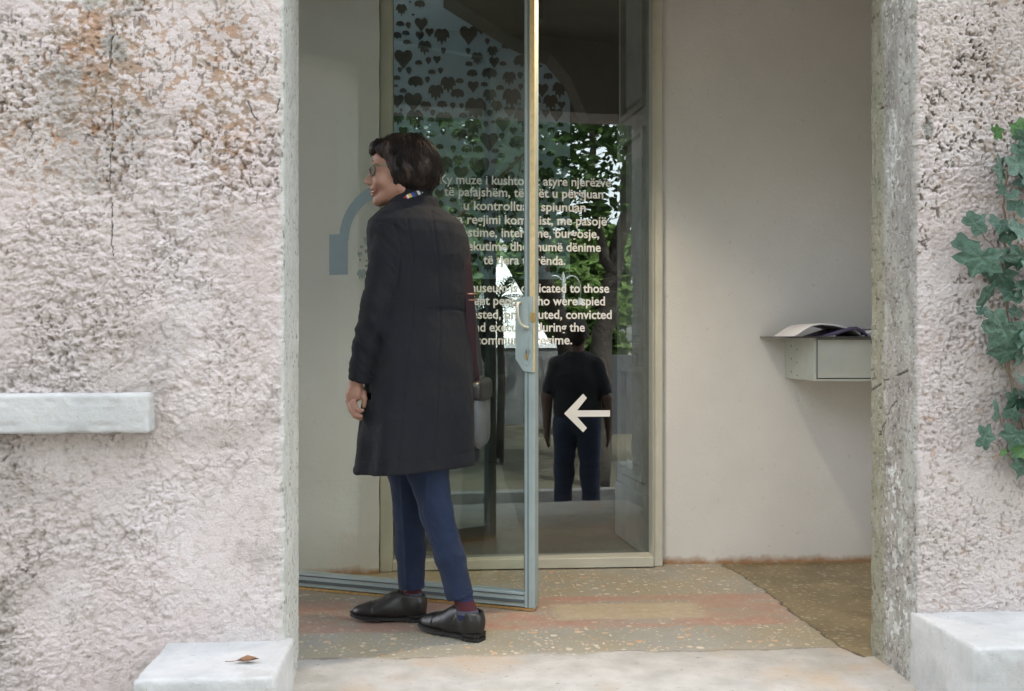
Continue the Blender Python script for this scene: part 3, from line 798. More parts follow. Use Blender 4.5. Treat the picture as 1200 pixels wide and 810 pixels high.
# arrow
m = MB()
def apt(px, py): p = at(px, py, TY); return (p.x, p.z)
m.prism([apt(*q) for q in ((661.5, 485), (684, 461.8), (688.5, 466.8), (676.8, 481.3), (716, 481.3), (716, 488.8), (676.8, 488.8), (688.5, 502), (684, 507))], TY-.0006, TY)
m.v = [tuple(Mp @ Vector(q_)) for q_ in m.v]
under(m.build("arrow", M_letter), win)

# ================================================================= OPEN GLASS DOOR
A = on_floor(344, 685.5, 0.012); B = on_floor(629, 712, 0.012)
dv = (Vector((B.x-A.x, B.y-A.y, 0))).normalized()
LW = 1.17
hinge = Vector((B.x, B.y, 0)) - dv*LW
leaf = empty("glass_door", hinge, math.atan2(dv.y, dv.x))
tag(leaf, "glass door standing open in front of the lettered window, blue-grey metal frame and lever handle", "door")
DT = 2.40
def leaf_pt(px, py):      # photo point -> leaf coordinates (x along, z)
    r = ray(px, py); n = Vector((-dv.y, dv.x, 0))
    t = n.dot(hinge)/n.dot(r); p = r*t
    return (Vector((p.x, p.y, 0))-Vector((hinge.x, hinge.y, 0))).dot(dv), CAM_H+r.z*t
m = MB(); m.box((0.052, -0.020, 0.014), (LW-0.040, 0.020, 0.068)); m.build("bottom_rail", M_alu, leaf, bevel=.003)
m = MB(); m.box((0.052, -0.026, 0.030), (LW-0.040, -0.0205, 0.040)); m.box((0.052, -0.024, 0.0555), (LW-.040, -0.0205, .0585)); m.build("rail_bead", M_alu_dark, leaf)
m = MB(); m.box((0.0, -0.020, 0.014), (0.05, 0.020, DT)); m.build("hinge_stile", M_alu, leaf, bevel=.003)
m = MB(); m.box((LW-0.040, -0.022, 0.012), (LW-.0, 0.022, DT)); m.build("lock_stile", M_alu, leaf, bevel=.003)
m = MB(); m.box((LW-0.0265, -0.0245, 0.014), (LW-.024, -0.0225, DT)); m.box((LW-0.0405, -0.024, 0.07), (LW-.0385, -0.0225, DT)); m.build("stile_groove", M_alu_dark, leaf)
m = MB(); m.box((LW-0.0165, -0.030, 0.86), (LW+.002, -0.0226, DT)); m.build("edge_seal", M_seal, leaf, bevel=.001)
m = MB(); m.box((0.052, -0.020, DT-.054), (LW-0.040, 0.020, DT)); m.build("top_rail", M_alu, leaf, bevel=.003)
m = MB(); m.box((0.05, -0.003, 0.066), (LW-0.038, 0.003, DT-.052)); m.build("pane", M_glass_door, leaf)
m = MB(); m.box((0.01, -0.024, 0.0035), (LW-0.005, 0.018, 0.0125)); m.build("sweep_strip", M_brass, leaf)
# lock case with chamfered ends
z1, z2 = leaf_pt(617, 352)[1], leaf_pt(617, 435)[1]
xl = leaf_pt(607.5, 400)[0]; xr = LW-.004; xm = LW-.0395
m = MB(); m.prism([(xm, z1+.012), (xl+.004, z1+.002), (xl, z1-.008), (xl, z2+.045), (xm, z2), (xr, z2-.004), (xr, z1+.012)], -0.034, -0.0226)
m.build("lock_case", M_alu, leaf, bevel=.002)
m = MB(); m.prism([(xl+.018, z1-.004), (xl+.018, z2+.052), (xl+.038, z2+.022), (xr-.016, z2+.022), (xr-.016, z1-.004)], -0.0365, -0.0345)
m.build("cover_plate", M_alu, leaf, bevel=.0008)
hx, hz0 = leaf_pt(613.5, 360); _, hz1 = leaf_pt(613, 383); hx2 = leaf_pt(621, 385)[0]
m = MB(); m.tube([(hx+.002, -0.036, hz0+.014), (hx, -0.062, hz0+.012), (hx, -0.070, hz0), (hx+.002, -0.070, (hz0+hz1)/2), (hx+.008, -0.066, hz1+.012), (hx+.018, -0.055, hz1), (hx2+.004, -0.044, hz1-.004), (hx2+.006, -.036, hz1-.003)], 0.0055, 10)
m.build("lever_handle", M_frame, leaf, True)
kx, kz = leaf_pt(621.5, 414)
cyl = empty("lock_cylinder", (kx, -0.0368, kz)); cyl.parent = leaf
m = MB(); 
prof = [(0.0, -.006), (0.0095, -.006), (0.0105, -.003), (0.0105, .0)]
mm = MB().lathe(prof, n=16); Mx = Matrix.Rotation(R(90), 4, 'X')
mm.v = [tuple(Mx @ Vector(p)) for p in mm.v]; mm.v = [(x, y*1.0-.001, z+.006) for x, y, z in mm.v]
mm.box((-.0045, -.007, -.022), (.0045, 0, .0)); mm.build("barrel", M_brass, cyl, False, .001)
m = MB(); m.box((-.0015, -.011, -.002), (.0015, -.0075, .012)); m.build("keyhole", M_alu_dark, cyl)
for zz in (leaf_pt(628, 372)[1],):
    m = MB(); m.box((LW-.012, -.040, zz-.016), (LW+.006, -.0305, zz+.016)); m.build("latch_keep", M_brass, leaf, bevel=.001)
# headphones-and-leaves emblem on the door glass
lc = [leaf_pt(397, 298), leaf_pt(455, 280)]
cx, cz = lc[1]; 
x0, zt = leaf_pt(386.5, 275); x1, zb = leaf_pt(408, 322)
ro = cx-leaf_pt(398, 280)[0]; ri = cx-leaf_pt(409, 280)[0]
m = MB()
pts_o = [(cx-ro*math.cos(a), cz+ro*1.02*math.sin(a)) for a in np.linspace(0, math.pi, 33)]
pts_i = [(cx-ri*math.cos(a), cz+ri*math.sin(a)) for a in np.linspace(0, math.pi, 33)]
n = len(pts_o)
m.add([(x, -.0042, z) for x, z in pts_o]+[(x, -.0042, z) for x, z in pts_i], [(i, i+1, n+i+1, n+i) for i in range(n-1)])
for sx in (-1, 1):
    xa_, xb_ = (x0, x1) if sx < 0 else (2*cx-x1, 2*cx-x0)
    m.add([(xa_, -.0044, zb), (xb_, -.0044, zb), (xb_, -.0044, zt), (xa_, -.0044, zt)], [(0, 1, 2, 3)])
logo_v, logo_f = list(m.v), list(m.f)
mb = MB()     # give the vinyl a small thickness
for f in logo_f:
    q = [logo_v[i] for i in f]; mb.add(q+[(x, y+.0008, z) for x, y, z in q], [tuple(range(4)), (7, 6, 5, 4), (0, 4, 5, 1), (1, 5, 6, 2), (2, 6, 7, 3), (3, 7, 4, 0)])
mb.build("headphone_emblem", M_logo, leaf)

def leaf_outline(kind, n=None):
    """small flat leaf silhouettes, tip down, unit size"""
    if kind == 0:   # heart
        return [(0, -.62), (-.22, -.32), (-.44, -.08), (-.5, .16), (-.38, .36), (-.18, .38), (0, .25), (.18, .38), (.38, .36), (.5, .16), (.44, -.08), (.22, -.32)]
    if kind == 1:   # tulip, three points down
        return [(0, -.7), (-.12, -.35), (-.3, -.5), (-.32, -.15), (-.52, -.2), (-.48, .15), (-.3, .38), (-.12, .4), (0, .3), (.12, .4), (.3, .38), (.48, .15), (.52, -.2), (.32, -.15), (.3, -.5), (.12, -.35)]
    if kind == 2:   # fan
        return [(0, -.3), (-.14, -.12), (-.34, -.2), (-.48, .0), (-.36, .26), (-.1, .36), (.1, .36), (.36, .26), (.48, .0), (.34, -.2), (.14, -.12)]
    return [(0, -.45), (-.2, -.2), (-.35, .1), (-.22, .33), (0, .38), (.22, .33), (.35, .1), (.2, -.2)]
LEAF_ME = []
for k in range(4):
    pl = leaf_outline(k); n = len(pl)
    me = bpy.data.meshes.new("printed_leaf")
    me.from_pydata([(x, 0, z) for x, z in pl]+[(0, 0, .05)]+[(x, .06, z) for x, z in pl], [], [(i, (i+1) % n, n) for i in range(n)]+[(i, n+1+i, n+1+(i+1) % n, (i+1) % n) for i in range(n)])
    LEAF_ME.append(me)
def leafs(parent, mat, spots, y, th):
    mes = []
    for k in range(4):
        me = LEAF_ME[k].copy(); me.materials.append(mat); mes.append(me)
    for x, z, s_, k in spots:
        o = link("printed_leaf", mes[k], None, parent, False)
        o.location = (x, y, z); o.scale = (s_, th, s_*1.05)
# emblem leaves, arranged like a face profile
sp_ = []
rg = random.Random(4)
tries = 0
while len(sp_) < 46 and tries < 4000:
    tries += 1
    px_ = rg.uniform(421, 478); py_ = rg.uniform(264, 326)
    if px_ < 448 and py_ < 264+ (448-px_)*1.15-2: continue
    s0 = rg.choice([4, 5, 6, 8, 10, 12])
    if all(math.hypot(px_-q[0], py_-q[1]) > (s0+q[2])*.52+1 for q in sp_): sp_.append((px_, py_, s0))
q = []
for px_, py_, s0 in sp_:
    lx, lz = leaf_pt(px_, py_); q.append((lx, lz, s0*.0034, rg.choice([0, 1, 2, 3])))
leafs(leaf, M_logo2, q, -.0044, .01)

# ================================================================= ROOM BEHIND THE PANE
room = empty("entrance_hall", (0.4, 5.5, 0)); tag(room, "dark entrance hall seen through the lettered pane", "room")
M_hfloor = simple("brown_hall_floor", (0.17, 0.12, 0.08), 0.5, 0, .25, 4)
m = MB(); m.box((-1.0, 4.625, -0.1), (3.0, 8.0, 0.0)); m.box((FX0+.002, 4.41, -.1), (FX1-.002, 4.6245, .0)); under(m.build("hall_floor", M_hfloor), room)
m = MB(); m.box((-1.0, 8.0, -0.1), (3.0, 8.1, 3.4)); m.box((-1.1, 5.15, -0.1), (-1.0, 8.0, 3.4)); m.box((-1.1, 4.63, -0.1), (-1.0, 5.15, 0.2)); m.box((-1.1, 4.63, 3.2), (-1.0, 5.15, 3.4)); m.box((2.2, 4.63, -0.1), (2.3, 8.0, 3.4)); under(m.build("hall_wall", M_dark), room)  # left wall has an added, unseen opening that lets daylight into the hall
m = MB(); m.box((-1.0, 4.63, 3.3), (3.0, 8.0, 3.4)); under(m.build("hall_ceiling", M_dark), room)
HALL_Y = 5.2
M_panel = simple("blue_grey_panel", (0.55, 0.72, 0.82), 0.7, 0, .06, 3)
hp0 = at(440, 326, HALL_Y); hp1 = at(668, 0, HALL_Y)
pnl = empty("leaf_patterned_panel", (hp0.x+.5, HALL_Y, hp0.z)); tag(pnl, "blue-grey panel printed with dark leaves inside the hall", "wall panel")
m = MB(); m.box((hp0.x, HALL_Y, hp0.z), (hp1.x, HALL_Y+.05, 3.0)); under(m.build("panel_board", M_panel), pnl)
M_leafp = simple("black_leaf_print", (0.02, 0.03, 0.032), 0.6, 0, .1)
rg = random.Random(12); cand = []
tries = 0
while len(cand) < 285 and tries < 60000:
    tries += 1
    px_ = rg.uniform(464, 660); py_ = rg.uniform(2, 322)
    if py_ < 30 and px_ > 500 and px_ < 600: continue
    if 520 < px_ < 580 and py_ < 95 and not(548 < px_ < 580 and py_ > 28): continue
    s0 = rg.choice([24, 21, 19, 17, 15, 13, 12, 10, 9]) if tries < 9000 else rg.choice([10, 8, 7, 6, 5, 4])
    if all(math.hypot(px_-q_[0], py_-q_[1]) > (s0+q_[2])*.475+.5 for q_ in cand): cand.append((px_, py_, s0))
q = []
for px_, py_, s0 in cand:
    p = at(px_, py_, HALL_Y)
    q.append((p.x-pnl.location.x, p.z-pnl.location.z, s0*HALL_Y/1200*1.02, (rg.choice([1, 1, 0, 2]) if s0 > 11 else rg.choice([0, 2, 3, 2]))))
leafs(pnl, M_leafp, q, -.003, .02)
m = MB(); yy = HALL_Y-.25       # sloping soffit of the hall stair
pa = [at(520, -8, yy), at(600, 42, yy), at(645, 62, yy), at(668, 90, yy), at(690, 140, yy), at(760, 145, yy), at(760, -30, yy), at(520, -60, yy)]
m.prism([(p.x, p.z) for p in pa], yy, yy+.22)
so = m.build("stair_soffit", simple("brown_soffit", (0.085, 0.072, 0.055), .8)); under(so, room)

# old wooden door leaf folded back inside
M_wood = simple("grey_green_old_paint", (0.30, 0.29, 0.245), 0.55, 0, .18, 9, .3, 70)
def wpt(px, py): p = on_floor(px, py); return p
dn = Vector((at(766, 400, 4.425).x, 4.425, 0)); df = Vector((at(724.5, 400, 5.02).x, 5.02, 0))
dd = df-dn; WL = dd.length
wd = empty("wooden_door", dn, math.atan2(dd.y, dd.x)); tag(wd, "old panelled wooden door leaf folded back behind the right edge of the pane", "door")
WH = 2.62
m = MB(); m.box((0, -.045, 0.01), (WL, -0.01, WH)); m.build("door_board", M_wood, wd)
def wz(py, px=745): # heights on that leaf
    Yl = 4.74; r = ray(px, py); return CAM_H+r.z*Yl/r.y
lv = [(0.01, wz(560)), (wz(428), wz(410)), (wz(157), wz(140)), (wz(-140), WH)]
m = MB()
for xx in ((0.0, .10), (WL-.10, WL)): m.box((xx[0], -.01, .28), (xx[1], .006, WH))
for a_, b_ in ((.28, .30), lv[1], lv[2]): m.box((.10, -.0095, a_-.02), (WL-.10, .0055, b_+.02))
m.build("rail_and_stile", M_wood, wd, bevel=.002)
m = MB(); m.box((-.004, -.01, 0.012), (WL+.004, .016, .275)); m.build("kick_board", M_wood, wd, bevel=.003)
for za, zb_ in ((wz(552), wz(436)), (wz(402), wz(165)), (wz(130), wz(-140))):
    m = MB(); x0_, x1_ = .125, WL-.125
    fr = .026
    m.box((x0_-fr, -.0096, za-fr), (x0_, .024, zb_+fr)); m.box((x1_, -.0096, za-fr), (x1_+fr, .024, zb_+fr)); m.box((x0_, -.0096, za-fr), (x1_, .0236, za)); m.box((x0_, -.0096, zb_), (x1_, .0236, zb_+fr))
    pnl_o = m.build("door_panel", M_wood, wd, bevel=.003)
    m = MB(); m.box((x0_+.03, -.0096, za+.03), (x1_-.03, .004, zb_-.03)); m.build("raised_field", M_wood, pnl_o, bevel=.012, seg=1)
m = MB(); p1 = at(500, 290, 5.1); p2 = at(616, 178, 5.1)
hr = empty("stair_handrail", p1); tag(hr, "thin brown stair handrail sloping up inside the hall", "handrail")
m.tube([p1-p1, p2-p1+Vector((.06, 0, .055))], 0.008, 8); m.build("rail", simple("varnished_rail", (.34, .22, .12), .35), hr, True)
m = MB()
for f_ in (0.15, .55, .95):
    q_ = (p2-p1)*f_; m.tube([q_, q_+Vector((0, 0, -.012-.9*0)), q_+Vector((0, .08, -.06)), Vector((q_.x, .38, q_.z-.06))], .005, 6)
m.build("bracket", M_black, hr, True)

# ================================================================= SHELF BOX AND GUEST BOOK
bx0 = at(920, 400, 4.37).x; byf = 4.02
zt_ = CAM_H+0.0025; zb2 = CAM_H-52*(4.118)/1200
bxo = empty("shelf_box", (bx0+.25, 4.2, zb2)); tag(bxo, "sage grey wooden box mounted on the wall with a black board on top", "shelf")
m = MB(); m.box((bx0, byf, zb2), (bx0+.46, 4.372, zt_-.0048)); under(m.build("box_body", M_box, bevel=.0025), bxo)
m = MB(); xa_, xb_ = at(958, 400, byf).x, bx0+.43; za_, zc_ = at(958, 443, byf).z, at(958, 397, byf).z
m.box((xa_, byf-.002, za_), (xb_, byf+.01, zc_-.003)); ff = under(m.build("front_flap", M_box, bevel=.001), bxo)
m = MB(); m.box((xa_-.004, byf-.0012, za_-.004), (xa_, byf+.004, zc_)); m.box((xa_, byf-.0012, zc_-.003), (xb_, byf+.004, zc_)); m.box((xa_, byf-.0012, za_-.004), (xb_, byf+.004, za_-.0005)); under(m.build("flap_gap", M_black), bxo)
m = MB()
for i_ in range(3):
    for k_, yy_ in enumerate((4.29, 4.22)):
        z_ = zb2+.03+i_*.055-(k_*.014); m.tube([(bx0-.0012, yy_, z_), (bx0+.002, yy_, z_)], .0035, 8)
under(m.build("screw", M_alu_dark), bxo)
m = MB(); m.box((at(905, 391, 4.2).x, 3.985, zt_-.0045), (bx0+.48, 4.366, zt_-.001)); under(m.build("top_board", M_black), bxo)
gb = empty("guest_book", (at(950, 391, 4.15).x, 4.15, zt_-.001)); tag(gb, "open guest book with curled white pages lying on the shelf box", "book")
def sheet(pts, y0, y1, th, ny=8, sag=0.0):
    """curved slab: profile pts (x,z), length along y"""
    m = MB(); n = len(pts)
    vs = []
    for j in range(ny+1):
        y = y0+(y1-y0)*j/ny
        for (x, z) in pts: vs.append((x, y, z+sag*math.sin(math.pi*j/ny)))
    for j in range(ny+1):
        y = y0+(y1-y0)*j/ny
        for (x, z) in pts: vs.append((x, y, max(0.0008, z+sag*math.sin(math.pi*j/ny)-th)))
    o_ = (ny+1)*n; fs = []
    for j in range(ny):
        for i in range(n-1):
            a = j*n+i; fs.append((a, a+1, a+n+1, a+n)); fs.append((o_+a+n, o_+a+n+1, o_+a+1, o_+a))
    for i in range(n-1): fs.append((i+1, i, o_+i, o_+i+1)); a = ny*n+i; fs.append((a, a+1, o_+a+1, o_+a))
    for j in range(ny): a = j*n; fs.append((a, a+n, o_+a+n, o_+a)); a = j*n+n-1; fs.append((a+n, a, o_+a, o_+a+n))
    return m.add(vs, fs)
w_ = .30
sheet([(-.115, .002), (-.10, .012), (-.075, .030), (-.04, .048), (0, .054), (.05, .050), (.10, .038), (.135, .030), (.155, .016), (.16, .006)], -.13, .13, .006).build("page_stack", M_paper, gb, True)
sheet([(.0, .001), (.05, .018), (.10, .034), (.135, .040), (.165, .026), (.18, .010), (.182, .003)], -.145, .10, .012).build("cover", M_paper2, gb, True)
sheet([(.17, .004), (.19, .016), (.22, .026), (.27, .028), (.33, .020), (.40, .010)], -.13, .12, .006).build("page_stack", M_paper, gb, True)
sheet([(.178, .004), (.20, .020), (.24, .032), (.28, .033), (.30, .025)], -.05, .13, .002).build("loose_page", M_paper2, gb, True)
m = MB(); m.tube([(.175, -.13, .010), (.178, -.17, .006), (.18, -.176, -.012), (.186, -.178, -.036)], .0016, 6); m.build("ribbon", M_paper2, gb, True)

m = MB(); m.box((-6.0, 2.79, 5.2), (6.0, 8.3, 5.3)); tag(m.build("roof", M_ceil), kind='structure')  # unseen roof slab, added to stop daylight leaking into the hall
# ================================================================= IVY AND THE DRY LEAF
def ivy_leaf_mesh(seed, lobes=1.0):
    rg = random.Random(seed)
    half = [(0.0, .60), (.10, .44), (.23, .30), (.36, .27), (.55, .20), (.48, .05), (.40, -.05), (.44, -.16), (.40, -.32), (.24, -.36), (.10, -.29)]
    half = [(x*(1+.12*rg.uniform(-1, 1)), z*(1+.08*rg.uniform(-1, 1))) for x, z in half]
    out = half+[(0, -.17)]+[(-x*(1+.10*rg.uniform(-1, 1)), z) for x, z in half[::-1][:-1]]
    n = len(out); tips = {0: 1, 4: .8, 8: .5, n-4: .8, n-8: .5}
    vs = []; vein = []
    fa = rg.uniform(.10, .3); tw = rg.uniform(-.25, .25); cu = rg.uniform(.1, .35)
    def hgt(x, z, k): return -cu*(x*x+z*z)*.9 + fa*abs(x)*.35 + tw*x*z + (-.018 if k else .02)
    vs.append((0, hgt(0, 0, 1), 0)); vein.append(1)
    for ring in (.35, .7, 1.0):
        for i, (x, z) in enumerate(out):
            v_ = tips.get(i, 0); vs.append((x*ring, hgt(x*ring, z*ring, v_ > 0 and ring < 1), z*ring)); vein.append(v_)
    fs = [(0, 1+(i+1) % n, 1+i) for i in range(n)]
    for r_ in (0, 1):
        for i in range(n):
            a = 1+r_*n+i; b = 1+r_*n+(i+1) % n
            fs.append((a, b, b+n)); fs.append((a, b+n, a+n))
    vs = [(x, -y, z) for x, y, z in vs]
    me = mesh_np("ivy_leaf", vs, np.array(fs))
    a = me.attributes.new("vein", 'FLOAT', 'POINT'); a.data.foreach_set("value", np.array(vein, np.float32))
    return me
def mat_ivy(name, c1, c2):
    t = NT(name)
    oi = t.n("ShaderNodeObjectInfo")
    c = t.mix(oi.outputs["Random"], c1, c2)
    c = t.mix(t.ramp(t.noise(4, 4), [(0.4, 0.0), (0.7, 1.0)]), c, tuple(x*.7 for x in c1))
    v = t.math('MULTIPLY', t.math('POWER', t.attr("vein"), 5.0), .55)
    c = t.mix(v, c, (0.19, 0.30, 0.22))
    t.set(c, 0.34, spec=0.5); t.bump(t.noise(9, 5), .35, .03)
    return t.m
M_ivy = mat_ivy("ivy_green", (0.028, 0.080, 0.048), (0.080, 0.165, 0.115))
M_ivy2 = mat_ivy("ivy_young_green", (0.06, 0.16, 0.035), (0.08, 0.20, 0.05))
IVY = [ivy_leaf_mesh(i) for i in range(5)]
for me in IVY: me.materials.append(M_ivy)
IVY2 = [ivy_leaf_mesh(20+i) for i in range(2)]
for me in IVY2: me.materials.append(M_ivy2)
ivy = empty("ivy", (1.66, 2.76, -0.55)); tag(ivy, "dark green ivy climbing the pink plaster wall at the right edge", "ivy")
ivl = [(1168, 155, 30, 60, 2, 1), (1196, 150, 30, 0, 0, 1), (1199, 160, 34, 20, 2, 0), (1172, 198, 44, -95, 2, 0), (1193, 192, 50, 160, 1, 0), (1190, 178, 30, 40, 1, 0), (1173, 221, 20, 70, 1, 0), (1186, 228, 26, 150, 2, 0),
       (1142, 262, 48, 50, 2, 0), (1171, 262, 36, 200, 1, 0), (1192, 244, 36, 30, 1, 0), (1194, 268, 50, 200, 2, 0), (1132, 292, 52, 60, 1, 0), (1148, 302, 58, 200, 3, 0), (1181, 277, 34, 170, 1, 0), (1184, 302, 48, 190, 1, 0), (1162, 312, 30, 120, 1, 0), (1197, 300, 52, 190, 2, 0), (1172, 322, 44, 210, 1, 0),
       (1156, 344, 54, 160, 3, 0), (1185, 343, 42, 220, 1, 0), (1199, 338, 48, 170, 2, 0), (1160, 372, 36, 60, 2, 0), (1176, 386, 66, 205, 3, 0), (1197, 390, 54, 190, 2, 0), (1153, 366, 26, 20, 1, 0), (1178, 412, 46, 190, 1, 0), (1196, 418, 40, 150, 1, 0), (1190, 366, 30, 0, 1, 0),
       (1199, 446, 40, 200, 2, 0), (1189, 470, 42, 230, 1, 0), (1167, 480, 34, 80, 2, 0), (1186, 486, 26, 20, 1, 0), (1154, 512, 42, 100, 2, 0), (1190, 510, 42, 200, 2, 0), (1199, 526, 40, 160, 1, 1), (1198, 546, 36, 200, 1, 0), (1176, 530, 16, 170, 1, 1),
       (1206, 215, 56, 190, 1, 0), (1212, 320, 60, 180, 2, 0), (1214, 400, 60, 170, 1, 0), (1209, 476, 50, 200, 2, 0)]
rg = random.Random(31)
for _ in range(46):
    ivl.append((rg.uniform(1205, 1330), rg.uniform(120, 600), rg.uniform(34, 62), rg.uniform(120, 240), rg.choice([1, 2]), 0))
for i, (px_, py_, sz, an, lay, yg) in enumerate(ivl):
    yy_ = 2.79-.018-.018*lay-rg.uniform(0, .012)
    p = at(px_, py_, yy_)
    me = (IVY2 if yg else IVY)[rg.randrange(2 if yg else 5)]
    o = link("leaf", me, None, ivy, True)
    s_ = sz/1200*2.85*.80
    o.location = p-ivy.location
    s_ *= rg.uniform(.8, 1.12); tilt = 0.9 if (i == 0) else rg.uniform(-.6, .6)
    o.rotation_euler = (tilt, R(an), rg.uniform(-.65, .65))
    o.scale = (s_, s_, s_*(.9 if i else .75))
def vine(pts, r0, r1, name="stem"):
    P = [at(x, y, 2.79-.012-.01*math.sin(i*2.1)) - ivy.location for i, (x, y) in enumerate(pts)]
    Q = []
    for a, b in zip(P[:-1], P[1:]):
        for k in range(5):
            t = k/5; Q.append(a.lerp(b, t)+Vector((.003*math.sin(k*1.7+a.z*50), 0, .002*math.cos(k*2.1+a.x*70))))
    Q.append(P[-1])
    m = MB(); m.tube(Q, r0, 7, True, r1)
    return m.build(name, simple("ivy_bark", (.16, .12, .08), .8), ivy, True)
vine([(1205, 570), (1196, 500), (1183, 440), (1182, 380), (1178, 320), (1178, 270), (1176, 235), (1180, 200), (1190, 170), (1198, 150)], .005, .0025)
vine([(1182, 530), (1178, 505), (1170, 485), (1168, 478)], .002, .001)
vine([(1183, 440), (1172, 410), (1160, 372)], .0025, .0015)
vine([(1178, 320), (1160, 310), (1150, 302)], .0025, .0015)
vine([(1178, 320), (1164, 290), (1142, 262)], .0022, .0012)
vine([(1196, 545), (1176, 530), (1160, 514)], .0018, .001)
vine([(1180, 200), (1172, 198)], .0015, .001)
vine([(1149, 186), (1157, 176)], .0012, .001)
for k in range(4): vine([(1230+25*k, 640), (1225+25*k, 450), (1232+22*k, 300), (1228+25*k, 120)], .005, .003)

pd = Vector((-0.475, 2.60, 0.1745))
m = MB()
pts = [(-.030, 0, .003), (-.018, .010, .007), (-.002, .013, .012), (.014, .009, .008), (.028, .001, .004), (.016, -.009, .010), (0, -.012, .004), (-.018, -.009, .009), (0, 0, .0005)]
m.add(pts, [(i, (i+1) % 8, 8) for i in range(8)])
m.tube([(-.028, 0, .003), (-.042, .003, .0015), (-.056, -.002, .004)], .0009, 5)
dl = m.build("dry_leaf", simple("dead_leaf_brown", (.20, .10, .05), .6, 0, .3, 60), None, True); dl.location = pd; dl.rotation_euler = (0, 0, .15)
tag(dl, "curled brown dry leaf lying on the left plinth block", "leaf")

# ================================================================= THE WOMAN
D0 = 3.42; RX = (490-600)/1200*D0
woman = empty("person", (RX*CY+D0*SY, -RX*SY+D0*CY, 0), -YAW)
tag(woman, "woman in a long dark coat and navy trousers walking left by the glass door", "person")
def Lp(px, py, y=0.0):
    D = D0+y
    return ((px-600)/1200*D-RX, y, CAM_H-(py-395)/1200*D)
Mw = Matrix.Translation(woman.location) @ Matrix.Rotation(-YAW, 4, 'Z')

M_skin = NT("skin")
n_ = M_skin.noise(25, 4)
M_skin.set(M_skin.mix(M_skin.ramp(n_, [(0.35, 0.0), (0.65, 1.0)]), (0.33, 0.175, 0.125), (0.40, 0.225, 0.165)), 0.5, spec=0.4)
M_skin.b.inputs["Subsurface Weight"].default_value = 0.12; M_skin.b.inputs["Subsurface Radius"].default_value = (.01, .004, .002)
M_skin = M_skin.m
def mat_cloth(name, c1, c2, scale=900, rough=.85, sheen=.2, bump=.35, wr=10):
    t = NT(name)
    c = t.mix(t.ramp(t.noise(6, 5), [(0.35, 0.0), (0.65, 1.0)]), c1, c2)
    w = t.n("ShaderNodeTexWave"); w.inputs["Scale"].default_value = scale/6; w.bands_direction = 'DIAGONAL'; t.l(t.co(), w.inputs["Vector"])
    c = t.mix(t.math('MULTIPLY', w.outputs["Fac"], .25), c, tuple(min(1, x*1.9) for x in c1))
    t.set(c, rough, spec=.25); t.b.inputs["Sheen Weight"].default_value = sheen; t.b.inputs["Sheen Roughness"].default_value = .5
    h = t.math('ADD', t.math('MULTIPLY', t.noise(scale, 2), .15), t.math('MULTIPLY', t.noise(wr, 4, .5, dist=.6), 1.6))
    t.bump(h, bump, .008)
    return t.m
M_coat = mat_cloth("charcoal_cotton_coat", (0.0070, 0.0085, 0.0125), (0.0115, 0.0115, 0.0140), sheen=.02, bump=.6, wr=13)
M_trous = mat_cloth("navy_wool", (0.010, 0.017, 0.040), (0.016, 0.027, 0.060), sheen=.05, wr=14)
M_hair = NT("dark_brown_hair")
oi_ = M_hair.n("ShaderNodeTexNoise"); oi_.inputs["Scale"].default_value = 30
M_hair.l(M_hair.co((1, 1, .15)), oi_.inputs["Vector"])
M_hair.set(M_hair.mix(M_hair.ramp(oi_.outputs["Fac"], [(.4, 0.0), (.65, 1.0)]), (0.007, 0.0045, 0.0035), (0.022, 0.011, 0.0075)), .55, spec=.35)
M_hair = M_hair.m
M_leather = simple("black_leather", (0.009, 0.008, 0.008), 0.38, 0, .3, 30, .25, 120, spec=.6)
M_sole = simple("black_rubber", (0.012, 0.011, 0.011), 0.6)
M_bord = mat_cloth("bordeaux_strap", (0.024, 0.012, 0.015), (0.038, 0.017, 0.021), sheen=.0)
M_bag = simple("grey_bag_leather", (0.10, 0.11, 0.115), 0.5, 0, .15, 12, .3, 100)

# --- head (sculpted in its own frame: face towards -x)
HC = np.array(Lp(472, 204, -.005)); HA = 0.17
def hp(px, py, y=0.0): return ((px-472)*.00285, y, (204-py)*.00285)
g = SDF((-.145, -.11, -.17), (.14, .11, .14), .0026)
g.ell(hp(476, 194), (.094, .074, .090), .02)
g.ell(hp(455, 207), (.052, .058, .082), .025)
g.ell(hp(447, 190), (.028, .052, .030), .02)
for sy in (-1, 1):
    g.ell(hp(440.5, 194.5, .026*sy), (.011, .024, .007), .010)                 # brow ridge
    g.ell(hp(446, 215, .033*sy), (.026, .024, .024), .016)                  # cheek
    g.cap(hp(446, 235, .012*sy), hp(467, 223, .050*sy), .015, .017, .02)       # jaw
    g.ell(hp(437.0, 201.5, .030*sy), (.011, .015, .010), .012, sub=True)       # socket
    g.ell(hp(442.6, 202, .030*sy), (.0125, .0135, .0105), .004)                # lids
    g.ell(hp(482, 203, .070*sy), (.014, .008, .024), .006)                    # ear
g.cap(hp(440, 197), hp(434.5, 210), .0085, .0105, .012)                     # nose bridge
g.ell(hp(432.0, 213.2), (.0135, .0125, .0115), .008)
for sy in (-1, 1):
    g.ell(hp(433.5, 216, .0095*sy), (.0095, .0065, .0065), .005)
g.ell(hp(440.5, 221), (.016, .026, .012), .012)
g.ell(hp(436.2, 223.4), (.0075, .021, .0046), .004)
g.ell(hp(437.4, 229.2), (.0080, .019, .0052), .004)
g.ell(hp(436.5, 226.2), (.012, .025, .0016), .002, sub=True)                  # mouth, open in a smile
g.ell(hp(443, 237), (.017, .021, .015), .014)
g.ell(hp(456, 232), (.032, .034, .020), .02)
g.cap(hp(474, 222), hp(482, 262), .050, .056, .03)
hv, hf = g.mesh()
